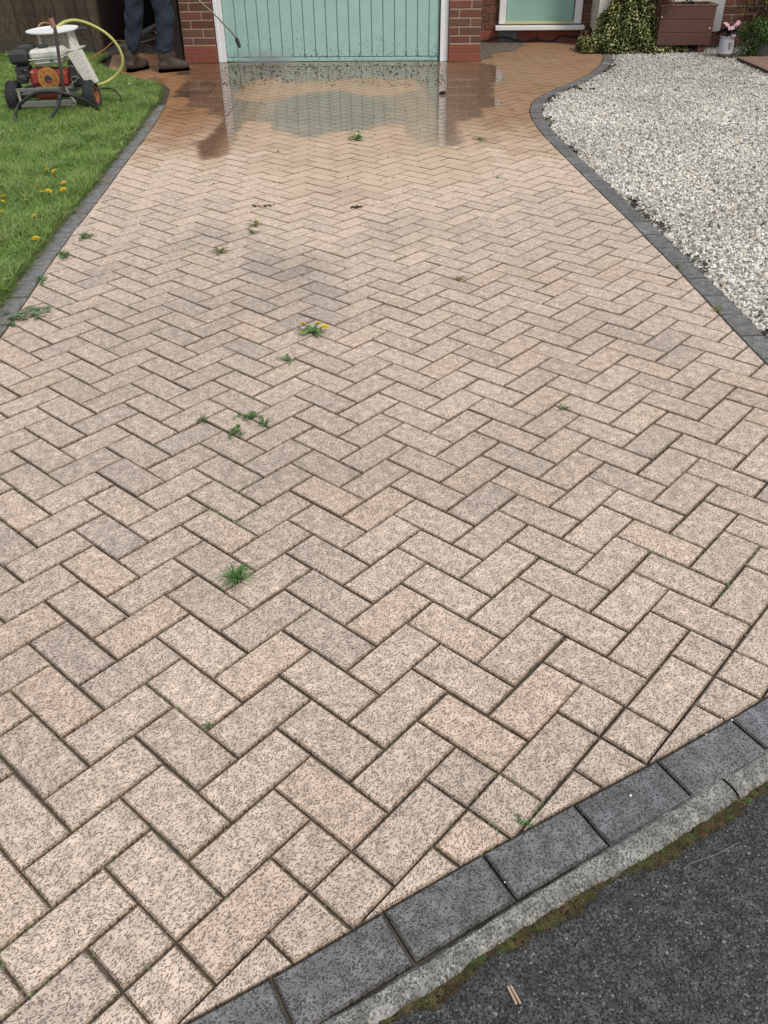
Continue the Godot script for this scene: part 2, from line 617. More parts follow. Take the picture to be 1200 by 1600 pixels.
func make_paving() -> void:
	var dry := relief(mat("dry_grimy_paving", Color.WHITE, 0.85), flecked(1024, Color(0.81, 0.73, 0.668), Color(0.42, 0.375, 0.345), 18500, 15.0, 4.6, -0.85, 0.6, 11, 0.12, 0.08), 0.2)
	var washed := relief(mat("washed_paving", Color.WHITE, 0.75), flecked(768, Color(0.80, 0.712, 0.63), Color(0.47, 0.40, 0.34), 6500, 7.0, 3.0, 0.9, 0.9, 12, 0.07, 0.05), 0.08)
	var fading := relief(mat("half_washed_paving", Color.WHITE, 0.8), flecked(768, Color(0.808, 0.725, 0.652), Color(0.43, 0.375, 0.33), 9500, 10.0, 3.6, -0.85, 0.6, 14, 0.10, 0.06), 0.14)
	var mats := [dry, washed]
	var soaked := soaked_paving()
	mats[1] = soaked
	for w in 4:
		mats.append(soaked)
	mats.append(fading)
	var outline := PackedVector2Array()
	var rs := smooth_line(right_in, 0.06)
	var ls := smooth_line(left_in, 0.08)
	outline.append_array(front_in)
	rs.reverse()
	outline.append_array(rs)
	# behind: the entrance recess, the pier, the door, the other pier, the side passage
	for q in [h2(1.56, -1.42), h2(1.56, 0.095), h2(1.225, 0.095), h2(1.225, -0.03), h2(-1.18, -0.03), h2(-1.18, 0.095), h2(-1.515, 0.095), h2(-1.56, -0.9)]:
		outline.append(q)
	outline.append(Vector2(-2.95, -10.75))
	outline.append_array(ls)
	outline = clean(outline)
	# sand and grime between the blocks
	var bed := mottle(mat("joint_sand", Color.WHITE, 0.95), Vector3(2, 2, 2), 0.03, lin(0.055, 0.045, 0.034), lin(0.14, 0.115, 0.085), 31, 0.3, true)
	var drive := struct("driveway", sheet(outline, -0.009, 2.0), bed)
	var turn := PI / 4 - 0.05176982834
	var ea := Vector2(cos(turn), sin(turn)) * 0.1
	var eb := Vector2(-sin(turn), cos(turn)) * 0.1
	var origin := Vector2(0.03747, -1.57382)
	var pieces := []
	for i in range(-110, 40):
		for j in range(-90, 60):
			var t := posmod(i - j, 4)
			var lo: Vector2
			var hi: Vector2
			if t == 1:
				lo = Vector2(i, j)
				hi = Vector2(i + 2, j + 1)
			elif t == 0:
				lo = Vector2(i, j)
				hi = Vector2(i + 1, j + 2)
			else:
				continue
			var mid := origin + ea * (lo.x + hi.x) * 0.5 + eb * (lo.y + hi.y) * 0.5
			if mid.y > 0.15 or mid.y < -11.5 or absf(mid.x) > 3.2:
				continue
			var parts := [[lo, hi]]
			if t == 1 and i == 6 - int((j + 3) / 3.0) and posmod(j, 3) == 0 and j >= -3 and j <= 9:
				parts = [[lo, Vector2(lo.x + 1, hi.y)], [Vector2(lo.x + 1, lo.y), hi]]
			for h in parts:
				var a: Vector2 = h[0] + Vector2(0.0225, 0.0225)
				var b: Vector2 = h[1] - Vector2(0.0225, 0.0225)
				var wob := Vector2(R.randfn(0, 0.0008), R.randfn(0, 0.0008))
				var rect := PackedVector2Array()
				var spin := R.randfn(0, 0.004)
				var c := (a + b) * 0.5
				for q in [a, Vector2(b.x, a.y), b, Vector2(a.x, b.y)]:
					var z: Vector2 = c + (q - c).rotated(spin)
					rect.append(origin + ea * z.x + eb * z.y + wob)
				for cut in Geometry2D.intersect_polygons(rect, outline):
					var done := clean(cut)
					if done.size() >= 3 and absf(poly_area(done)) > 0.0005:
						var whole := true
						for q in done:
							if not in_poly(q, outline):
								whole = false
						pieces.append([done, mid, whole])
	pieces.sort_custom(func(p, q): return p[1].length() < q[1].length())
	var joined := [Geo.new(), Geo.new(), Geo.new(), Geo.new(), Geo.new(), Geo.new(), Geo.new()]
	var count := 0
	R.seed = 77
	for p in pieces:
		var mid: Vector2 = p[1]
		var k := wetness(mid)
		var tone := R.randf_range(0.94, 1.05)
		var c := Color(tone, tone, tone)
		var r := R.randf()
		if k == 0 or k == 6:
			if r < 0.09:
				c = Color(0.89, 0.9, 0.92) * tone
			elif r < 0.3:
				c = Color(0.95, 0.952, 0.96) * tone
			elif r < 0.5:
				c = Color(1.03, 1.0, 0.97) * tone
			# grazing sky sheen painted into the tone: blocks get paler with distance
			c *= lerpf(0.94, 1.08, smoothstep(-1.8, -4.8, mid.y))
		elif k == 1:
			if r < 0.06:
				c = Color(0.86, 0.78, 0.73) * tone
		if k > 0 and k < 6:
			c = Color.WHITE * (tone if r > 0.08 else tone * 0.93)
		c.a = 1.0
		var tex := Transform2D(R.randi_range(0, 1) * PI + R.randf_range(-0.35, 0.35), Vector2(R.randf(), R.randf())).scaled_local(Vector2(2, 2))
		var tilt := Vector2(R.randfn(0, 1), R.randfn(0, 1)) * ([0.006, 0.005, 0.0035, 0.0025, 0.0018, 0.0012, 0.005][k] as float)
		var y := R.randf_range(-0.0012, 0.0012) if k < 3 or k == 6 else R.randf_range(-0.0004, 0.0004)
		var g: Geo = Geo.new() if count < 300 else joined[clampi(k, 0, 1) if k < 6 else 6]
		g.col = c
		if k > 0 and k < 6:
			tex = Transform2D(Vector2(1.0 / 5.2, 0), Vector2(0, 1.0 / 7.0), Vector2(0.5, 11.4 / 7.0))
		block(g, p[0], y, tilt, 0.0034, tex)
		if count < 300:
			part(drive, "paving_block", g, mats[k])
		count += 1
	var far := ArrayMesh.new()
	for k in 7:
		if k < 2 or k > 5:
			joined[k].add_to(far, mats[k])
	var rest := part(drive, "far_paving_blocks", far)
	rest.set_meta("kind", "stuff")
	joint_growth(pieces)


# The washed end of the drive: how wet each spot is, from dry to a standing film, over 5.2 m by 7 m of paving.
func soaked_paving() -> StandardMaterial3D:
	var w := 1040
	var h := 1400
	var small := Image.create(104, 140, false, Image.FORMAT_RGB8)
	for y in 140:
		for x in 104:
			var q := Vector2(-2.6 + (x + 0.5) * 0.05, -11.4 + (y + 0.5) * 0.05)
			small.set_pixel(x, y, Color(1.0 if in_poly(q, film) else 0.0, 1.0 if in_poly(q, sandbar) else 0.0, 0.0))
	small.resize(26, 35, Image.INTERPOLATE_BILINEAR)
	small.resize(52, 70, Image.INTERPOLATE_CUBIC)
	small.resize(w, h, Image.INTERPOLATE_CUBIC)
	small.convert(Image.FORMAT_RGB8)
	var mask := small.get_data()
	var f := FastNoiseLite.new()
	f.seed = 44
	f.frequency = 0.011
	f.fractal_octaves = 5
	f.fractal_gain = 0.6
	var ni := f.get_image(w, h)
	ni.convert(Image.FORMAT_L8)
	var nb := ni.get_data()
	f.seed = 45
	f.frequency = 0.35
	f.fractal_octaves = 2
	var gi := f.get_image(w, h)
	gi.convert(Image.FORMAT_L8)
	var gb := gi.get_data()
	var ca := PackedByteArray()
	ca.resize(w * h * 3)
	var wa := PackedByteArray()
	wa.resize(w * h)
	R.seed = 46
	var dry := Color(0.79, 0.703, 0.625).srgb_to_linear()
	for y in h:
		var z := -11.4 + y * 0.005
		for x in w:
			var i := y * w + x
			var px := -2.6 + x * 0.005
			var n := nb[i] / 127.5 - 1.0
			var wet := smoothstep(0.3, 0.78, mask[i * 3] / 255.0 + 0.32 * n) * (1.0 - 0.72 * smoothstep(0.3, 0.8, mask[i * 3 + 1] / 255.0 + 0.4 * n))
			# deepest in the dip before the middle of the door and close against it
			var deep := maxf(smoothstep(1.15, 0.7, Vector2((px + 0.38) / 0.55, (z + 7.35) / 0.95).length() + 0.25 * n), smoothstep(-8.7, -9.1, z + 0.2 * n))
			deep = maxf(deep, maxf(smoothstep(-1.0, -1.15, px), smoothstep(0.4, 0.5, px)))
			wet *= lerpf(0.55, 1.0, deep)
			var soak := smoothstep(-5.0, -7.7, z + 0.55 * n)
			var warm := smoothstep(0.6, 1.2, absf(px + 0.27) + 0.12 * n) * smoothstep(-5.7, -7.3, z + 0.5 * n)
			if px < -0.95:
				warm = maxf(warm, wet)  # orange reflection of the brick pier painted into the wet block colour
			# the wash brings silt that lies in streaks on the left
			var silt := smoothstep(0.1, 0.5, n) * smoothstep(-0.9, -1.5, px) * smoothstep(-6.6, -8.0, z)
			var r := lerpf(1.0, 0.80, soak)
			var g := lerpf(1.0, 0.73, soak)
			var b := lerpf(1.0, 0.64, soak)
			var left := px < 0.0
			r = lerpf(r, 0.54 if left else 0.58, warm)
			g = lerpf(g, 0.365 if left else 0.47, warm)
			b = lerpf(b, 0.235 if left else 0.36, warm)
			var k := (1.0 - 0.42 * wet) * (1.0 - 0.45 * silt) * (1.0 + 0.10 * (gb[i] / 127.5 - 1.0) + 0.05 * n)
			if R.randf() < 0.09:
				k *= R.randf_range(0.62, 0.95)
			ca[i * 3] = int(255.0 * clampf(dry.r * r * k, 0.0, 1.0) ** 0.4545)
			ca[i * 3 + 1] = int(255.0 * clampf(dry.g * g * k, 0.0, 1.0) ** 0.4545)
			ca[i * 3 + 2] = int(255.0 * clampf(dry.b * b * k, 0.0, 1.0) ** 0.4545)
			wa[i] = int(255.0 * clampf(wet + 0.10 * soak * (0.6 + n), 0.0, 1.0))
	var m := mat("soaked_paving", Color.WHITE, 0.6)
	m.metallic_specular = 0.2
	m.albedo_texture = ImageTexture.create_from_image(Image.create_from_data(w, h, false, Image.FORMAT_RGB8, ca))
	m.clearcoat_enabled = true
	m.clearcoat = 1.0
	m.clearcoat_roughness = 0.035
	m.clearcoat_texture = ImageTexture.create_from_image(Image.create_from_data(w, h, false, Image.FORMAT_L8, wa))
	return m


# moss and seedlings in the joints: many tiny tufts
func joint_growth(pieces: Array) -> void:
	R.seed = 91
	var g := Geo.new()
	for i in 7:
		var a := TAU * i / 7.0 + R.randf() * 0.6
		var d := Vector3(cos(a), 0, sin(a))
		var s := Vector3(-sin(a), 0, cos(a)) * 0.35
		var tip := d * R.randf_range(0.7, 1.1) + Vector3.UP * R.randf_range(0.35, 0.9)
		var m := d * 0.4 + Vector3.UP * 0.4
		g.tri(Vector3.ZERO, m + s, m - s)
		g.tri(m + s, tip, m - s)
	var leaf := mat("joint_moss", Color.WHITE, 0.9)
	leaf.cull_mode = BaseMaterial3D.CULL_DISABLED
	var where := []
	var tints := []
	var patch := FastNoiseLite.new()
	patch.seed = 8
	patch.frequency = 0.011
	patch.fractal_octaves = 3
	for p in pieces:
		var poly: PackedVector2Array = p[0]
		for i in poly.size():
			var a := poly[i]
			var b := poly[(i + 1) % poly.size()]
			var l := a.distance_to(b)
			var count := int(l / 0.009)
			for k in count:
				var q := a.lerp(b, R.randf())
				var d := patch.get_noise_2d(q.x * 100.0, q.y * 100.0)
				var chance := smoothstep(0.05, 0.45, d) * 0.75 + 0.10
				if q.y < -4.8:
					chance *= 0.25
				if R.randf() < chance:
					var s := R.randf_range(0.0020, 0.0052) * (1.0 + 0.7 * smoothstep(0.3, 0.6, d))
					where.append(Transform3D(Basis(Vector3.UP, R.randf() * TAU).scaled(Vector3(s, s * 0.7, s)), Vector3(q.x + R.randfn(0, 0.001), -0.005, q.y + R.randfn(0, 0.001))))
					if R.randf() < (0.4 if d > 0.2 else 0.85):
						tints.append((Color(0.075, 0.06, 0.03) if R.randf() < 0.6 else Color(0.2, 0.165, 0.12)) * R.randf_range(0.6, 1.2))
					else:
						tints.append(Color(0.09, 0.15, 0.045) * R.randf_range(0.5, 1.4))
	many(self, "joint_moss", g.mesh(leaf), where, tints)


func make_edges() -> void:
	var charcoal := relief(mat("charcoal_block", Color.WHITE, 0.8), flecked(768, Color(0.49, 0.488, 0.492), Color(0.22, 0.215, 0.21), 19000, 7.0, 3.4, -0.85, 0.7, 21, 0.2, 0.1), 0.34)
	var edge := struct("driveway_edging", Geo.new())
	R.seed = 5
	var rs := smooth_line(right_in, 0.04)
	var ls := smooth_line(left_in, 0.05)
	# the beds under the rows of edging blocks
	var kept := ls.slice(int(ls.size() * 0.2))
	for l in [[rs, 0.11], [kept, -0.11], [front_in, -0.11]]:
		var far := beside(l[0], l[1])
		far.reverse()
		var p: PackedVector2Array = l[0].duplicate()
		p.append_array(far)
		var g := sheet(p, -0.011, 2.0)
		part(edge, "edging_bed", g, M["joint_sand"])
	edging_row(edge, rs, 0.1, 0.02, charcoal, [Color(0.82, 0.8, 0.78), Color(0.9, 0.88, 0.86)])
	var back := ls.duplicate()
	back.reverse()
	edging_row(edge, back.slice(0, int(back.size() * 0.77)), 0.1, -0.1, charcoal, [Color(1.5, 1.41, 1.22), Color(1.3, 1.22, 1.07), Color(1.12, 1.04, 0.9)])
	var fr := front_in.duplicate()
	# first joint so that one falls at (-0.014, -0.751)
	var s := 0.0
	for i in fr.size() - 1:
		if fr[i + 1].x > -0.014:
			s += fr[i].distance_to(Vector2(-0.014, -0.751))
			break
		s += fr[i].distance_to(fr[i + 1])
	fr.reverse()
	var total := line_length(fr)
	edging_row(edge, fr, 0.1, fposmod(total - s, 0.2) - 0.2, charcoal, [Color(0.72, 0.72, 0.745), Color(0.8, 0.8, 0.81)])


func make_kerb_and_road() -> void:
	R.seed = 15
	var line := PackedVector2Array([Vector2(-1.45, 0.14), Vector2(-0.75, -0.235), Vector2(-0.138, -0.575), Vector2(0.035, -0.672), Vector2(0.209, -0.774), Vector2(0.385, -0.877), Vector2(0.551, -0.973), Vector2(0.733, -1.076), Vector2(1.1, -1.285), Vector2(1.6, -1.575)])
	var outer := PackedVector2Array([Vector2(-1.4, 0.22), Vector2(-0.7, -0.17), Vector2(-0.1, -0.535), Vector2(-0.029, -0.578), Vector2(0.086, -0.642), Vector2(0.197, -0.713), Vector2(0.316, -0.778), Vector2(0.486, -0.863), Vector2(0.62, -0.942), Vector2(0.706, -0.992), Vector2(1.1, -1.21), Vector2(1.6, -1.49)])
	var stone := mat("kerb_concrete", Color.WHITE, 0.9)
	stone.vertex_color_use_as_albedo = true
	relief(stone, flecked(768, Color(0.49, 0.485, 0.47), Color(0.30, 0.315, 0.305), 16000, 8.0, 6.0, 0.0, 3.0, 41, 0.28, 0.3), 0.45)
	var kerb := struct("road_kerb", Geo.new())
	var cuts := [-1.4, -0.86, 0.05 - 0.34, 0.612, 1.5]
	cuts = [-1.38, -0.29, 0.612, 1.5]
	for n in cuts.size() - 1:
		var a: float = cuts[n] + 0.002
		var b: float = cuts[n + 1] - 0.002
		var count := int((b - a) / 0.012)
		var g := Geo.new()
		var rows := []
		for i in count + 1:
			var x := lerpf(a, b, float(i) / count)
			var p := at_x(line, x)
			var q := at_x(outer, x + 0.03)
			var w := (q - p).length()
			var t := (q - p) / w
			var worn := grime.get_noise_2d(x * 900.0, 3.0) * 0.004 + grime.get_noise_2d(x * 2600.0, 9.0) * 0.0035
			var worn2 := grime.get_noise_2d(x * 800.0, 33.0) * 0.0035 + grime.get_noise_2d(x * 2400.0, 19.0) * 0.0035
			var row := []
			for d in [[0.008 + maxf(worn, -0.004), -0.03], [0.009 + maxf(worn, -0.004), -0.008], [0.016 + worn, 0.0], [w * 0.35, 0.0035], [w * 0.7, 0.003], [w - 0.008 + worn2, -0.001], [w - 0.001 + worn2, -0.009], [w + worn2, -0.035]]:
				var o: Vector2 = p + t * (d[0] as float)
				row.append(Vector3(o.x, d[1] + grime.get_noise_2d(o.x * 1500.0, o.y * 1500.0) * 0.0012, o.y))
			rows.append(row)
		for i in count:
			for k in 7:
				var p0: Vector3 = rows[i][k]
				var p1: Vector3 = rows[i + 1][k]
				var p2: Vector3 = rows[i + 1][k + 1]
				var p3: Vector3 = rows[i][k + 1]
				var q := (p3 - p0).cross(p1 - p0).normalized()
				var shade := 1.0 + 0.18 * grime.get_noise_2d(p0.x * 500.0, p0.z * 500.0)
				g.col = Color(shade, shade, shade * 0.98)
				for w in [p0, p1, p2, p0, p2, p3]:
					g.put(w, q, Vector2(w.x, w.z) * 2.2)
		part(kerb, "kerb_stone", g, stone)
	# the road: a fine uneven sheet of tar and chippings
	var tar := relief(mat("asphalt", Color.WHITE, 0.8), flecked(1024, Color(0.262, 0.26, 0.265), Color(0.065, 0.08, 0.08), 26000, 8.0, 6.0, 0.0, 3.0, 51, 0.32, 0.12), 0.6)
	var edge := beside(outer, 0.05)
	var road := PackedVector2Array()
	road.append_array(edge)
	for q in [Vector2(60, -35), Vector2(60, 40), Vector2(-60, 40), Vector2(-60, 30)]:
		road.append(q)
	struct("road", sheet(road, -0.014, 1.7), tar)
	var chip := Geo.new()
	rough_stone(chip, 0.2)
	var where := []
	var tints := []
	var chip_mat := mat("road_chippings", Color.WHITE, 0.75)
	for i in 26000:
		var q := Vector2(R.randf_range(-0.45, 1.5), R.randf_range(-1.45, -0.3))
		var o := at_x(outer, q.x)
		if q.y < o.y + 0.03 or q.y > -0.36:
			continue
		var s := R.randf_range(0.0010, 0.0034)
		where.append(Transform3D(Basis.from_euler(Vector3(R.randf() * 0.5, R.randf() * TAU, R.randf() * 0.5)).scaled(Vector3(s, s * 0.6, s)), Vector3(q.x, -0.0145, q.y)))
		var k := R.randf_range(0.025, 0.09)
		if R.randf() < 0.06:
			k = R.randf_range(0.1, 0.22)
		tints.append(Color(k, k, k * 1.04))
	many(self, "road_chippings", chip.mesh(chip_mat), where, tints)
	moss_verge(outer)


func at_x(p: PackedVector2Array, x: float) -> Vector2:
	for i in p.size() - 1:
		if x <= p[i + 1].x or i == p.size() - 2:
			return p[i].lerp(p[i + 1], (x - p[i].x) / (p[i + 1].x - p[i].x))
	return p[0]


# an angular stone of radius about one
func rough_stone(g: Geo, uneven: float) -> void:
	var f := (1.0 + sqrt(5.0)) / 2.0
	var p := []
	for q in [Vector3(-1, f, 0), Vector3(1, f, 0), Vector3(-1, -f, 0), Vector3(1, -f, 0), Vector3(0, -1, f), Vector3(0, 1, f), Vector3(0, -1, -f), Vector3(0, 1, -f), Vector3(f, 0, -1), Vector3(f, 0, 1), Vector3(-f, 0, -1), Vector3(-f, 0, 1)]:
		p.append((q as Vector3).normalized() * (1.0 + R.randf_range(-uneven, uneven)))
	var faces := "0,11,5 0,5,1 0,1,7 0,7,10 0,10,11 1,5,9 5,11,4 11,10,2 10,7,6 7,1,8 3,9,4 3,4,2 3,2,6 3,6,8 3,8,9 4,9,5 2,4,11 6,2,10 8,6,7 9,8,1"
	for t in faces.split(" "):
		var k := t.split(",")
		g.tri(p[int(k[0])], p[int(k[1])], p[int(k[2])])


func tuft_mesh(blades: int, tall: float, wide: float, lean: float, m: Material) -> ArrayMesh:
	var g := Geo.new()
	for i in blades:
		var a := R.randf() * TAU
		var d := Vector3(cos(a), 0, sin(a))
		var s := Vector3(-sin(a), 0, cos(a)) * wide * R.randf_range(0.6, 1.1)
		var root := Vector3(R.randfn(0, 0.35), 0, R.randfn(0, 0.35)) * tall * 0.45
		var h := tall * R.randf_range(0.55, 1.15)
		var b := h * lean * R.randf_range(0.3, 1.5)
		var p1 := root + d * b * 0.25 + Vector3.UP * h * 0.5
		var p2 := root + d * b * 0.8 + Vector3.UP * h * 0.85
		var tip := root + d * b * 1.5 + Vector3.UP * h * R.randf_range(0.8, 1.02)
		var k := R.randf_range(0.75, 1.2)
		g.col = Color(k, k, k)
		g.quad(root - s, root + s, p1 + s * 0.9, p1 - s * 0.9)
		g.quad(p1 - s * 0.9, p1 + s * 0.9, p2 + s * 0.6, p2 - s * 0.6)
		g.tri(p2 - s * 0.6, p2 + s * 0.6, tip)
	return g.mesh(m)


# moss, dry grass and soil between the kerb and the road
func moss_verge(outer: PackedVector2Array) -> void:
	R.seed = 33
	var m := mat("verge_moss", Color.WHITE, 0.95)
	m.cull_mode = BaseMaterial3D.CULL_DISABLED
	var kinds := [tuft_mesh(16, 0.5, 0.10, 0.9, m), tuft_mesh(11, 0.9, 0.05, 1.2, m)]
	var clump := Geo.new()
	rough_stone(clump, 0.35)
	var soil := mat("verge_soil", Color.WHITE, 1.0)
	var lists := [[], [], []]
	var tints := [[], [], []]
	for i in 5200:
		var x := R.randf_range(-0.6, 1.4)
		var d := absf(R.randfn(0, 0.016)) + R.randf_range(-0.004, 0.006)
		var patch := grime.get_noise_2d(x * 260.0, 50.0)
		if d > 0.012 + 0.022 * (patch + 0.35):
			continue
		var o := at_x(outer, x) + Vector2(0.47, 0.88) * (d - 0.004)
		var k := 2 if R.randf() < 0.45 else (0 if R.randf() < 0.72 else 1)
		var s := R.randf_range(0.006, 0.014)
		if k == 2:
			s = R.randf_range(0.002, 0.007)
		lists[k].append(Transform3D(Basis(Vector3.UP, R.randf() * TAU).scaled(Vector3(s, s * R.randf_range(0.6, 1.0), s)), Vector3(o.x, -0.0135, o.y)))
		var c := Color(0.085, 0.08, 0.025)
		if k == 2:
			c = Color(0.028, 0.02, 0.013)
		elif R.randf() < 0.5:
			c = Color(0.13, 0.085, 0.035)
		elif R.randf() < 0.25:
			c = Color(0.09, 0.16, 0.03)
		tints[k].append(c * R.randf_range(0.5, 1.3))
	many(self, "verge_moss", kinds[0], lists[0], tints[0])
	many(self, "dry_verge_grass", kinds[1], lists[1], tints[1])
	many(self, "verge_soil", clump.mesh(soil), lists[2], tints[2])


func make_ground() -> void:
	var earth := mottle(mat("earth", Color.WHITE, 1.0), Vector3(0.7, 0.7, 0.7), 0.03, lin(0.035, 0.028, 0.02), lin(0.09, 0.07, 0.05), 61, 1.0, true)
	var big := PackedVector2Array([Vector2(-80, 0), Vector2(-80, -90), Vector2(80, -90), Vector2(80, -1)])
	big = PackedVector2Array([Vector2(-80, 60), Vector2(-80, -90), Vector2(80, -90), Vector2(80, 60)])
	struct("ground", sheet(big, -0.045), earth)


func make_lawn() -> void:
	R.seed = 101
	var edge := smooth_line(left_in, 0.1)
	var moved := PackedVector2Array()
	var beyond := beside(edge, -0.075)
	var along := beside(edge, -0.102)
	for i in edge.size():
		moved.append(beyond[i].lerp(along[i], smoothstep(-7.9, -7.4, edge[i].y)))
	edge = moved
	var p := PackedVector2Array([Vector2(-7.5, 0.02), Vector2(-7.5, -10.8), Vector2(-3.0, -10.8), Vector2(-2.95, -10.0)])
	for q in edge:
		if q.y > -9.75:
			p.append(q)
	var soil := mottle(mat("lawn_soil", Color.WHITE, 1.0), Vector3(1.5, 1.5, 1.5), 0.03, lin(0.05, 0.075, 0.02), lin(0.10, 0.13, 0.04), 71, 0.5, true)
	struct("lawn", sheet(p, -0.008, 1.0), soil)
	# the muddy border where the lawn meets the wash water
	var mud := PackedVector2Array()
	for q in smooth_line(left_in, 0.1):
		if q.y < -7.4:
			mud.append(q)
	var inner := beside(mud, -0.12)
	inner.reverse()
	mud.append_array(inner)
	struct("muddy_border", sheet(mud, -0.0065), M["earth"])
	var m := mat("grass", Color.WHITE, 0.55)
	m.cull_mode = BaseMaterial3D.CULL_DISABLED
	m.backlight_enabled = true
	m.backlight = Color(0.8, 0.8, 0.8)
	var kinds := []
	for i in 4:
		kinds.append(tuft_mesh(10, 0.041 + 0.007 * i, 0.0019, 0.8, m))
	var patch := FastNoiseLite.new()
	patch.seed = 3
	patch.frequency = 0.02
	patch.fractal_octaves = 3
	var lists := [[], [], [], []]
	var tints := [[], [], [], []]
	for i in 150000:
		var q := Vector2(R.randf_range(-5.9, -1.45), R.randf_range(-10.8, -1.6))
		if q.x < -0.95 + 0.42 * q.y or not in_poly(q, p):
			continue
		if q.y < -6.0 and R.randf() < 0.35:
			continue
		var d := patch.get_noise_2d(q.x * 100.0, q.y * 100.0)
		var k := R.randi() % 4
		var s := R.randf_range(0.65, 1.15) * (1.0 + 0.35 * d)
		lists[k].append(Transform3D(Basis.from_euler(Vector3(R.randfn(0, 0.12), R.randf() * TAU, R.randfn(0, 0.12))).scaled(Vector3(s, s, s)), Vector3(q.x, -0.008, q.y)))
		var c := Color(0.225, 0.36, 0.075).lerp(Color(0.36, 0.44, 0.14), clampf(0.35 + d, 0.0, 1.0) * 0.6)
		var r := R.randf()
		if r < 0.05:
			c = Color(0.42, 0.38, 0.18)
		elif r < 0.2:
			c = Color(0.14, 0.27, 0.06)
		tints[k].append(c * R.randf_range(0.75, 1.25))
	for k in 4:
		many(self, "lawn_grass", kinds[k], lists[k], tints[k])
	# blades that lean over the edging, thin and ragged
	var fringe := tuft_mesh(7, 0.03, 0.0016, 1.6, m)
	var fw := []
	var ft := []
	for i in 5200:
		var w: Array = walk(edge, R.randf_range(1.0, line_length(edge) - 0.4))
		var t: Vector2 = w[1]
		var q: Vector2 = w[0] + Vector2(t.y, -t.x) * (absf(R.randfn(0, 0.02)) - 0.03)
		var s := R.randf_range(0.4, 1.0)
		fw.append(Transform3D(Basis(Vector3.UP, R.randf() * TAU).scaled(Vector3(s, s, s)), Vector3(q.x, -0.002, q.y)))
		ft.append((Color(0.16, 0.26, 0.05) if R.randf() < 0.7 else Color(0.3, 0.25, 0.11)) * R.randf_range(0.6, 1.2))
	many(self, "edge_grass", fringe, fw, ft)


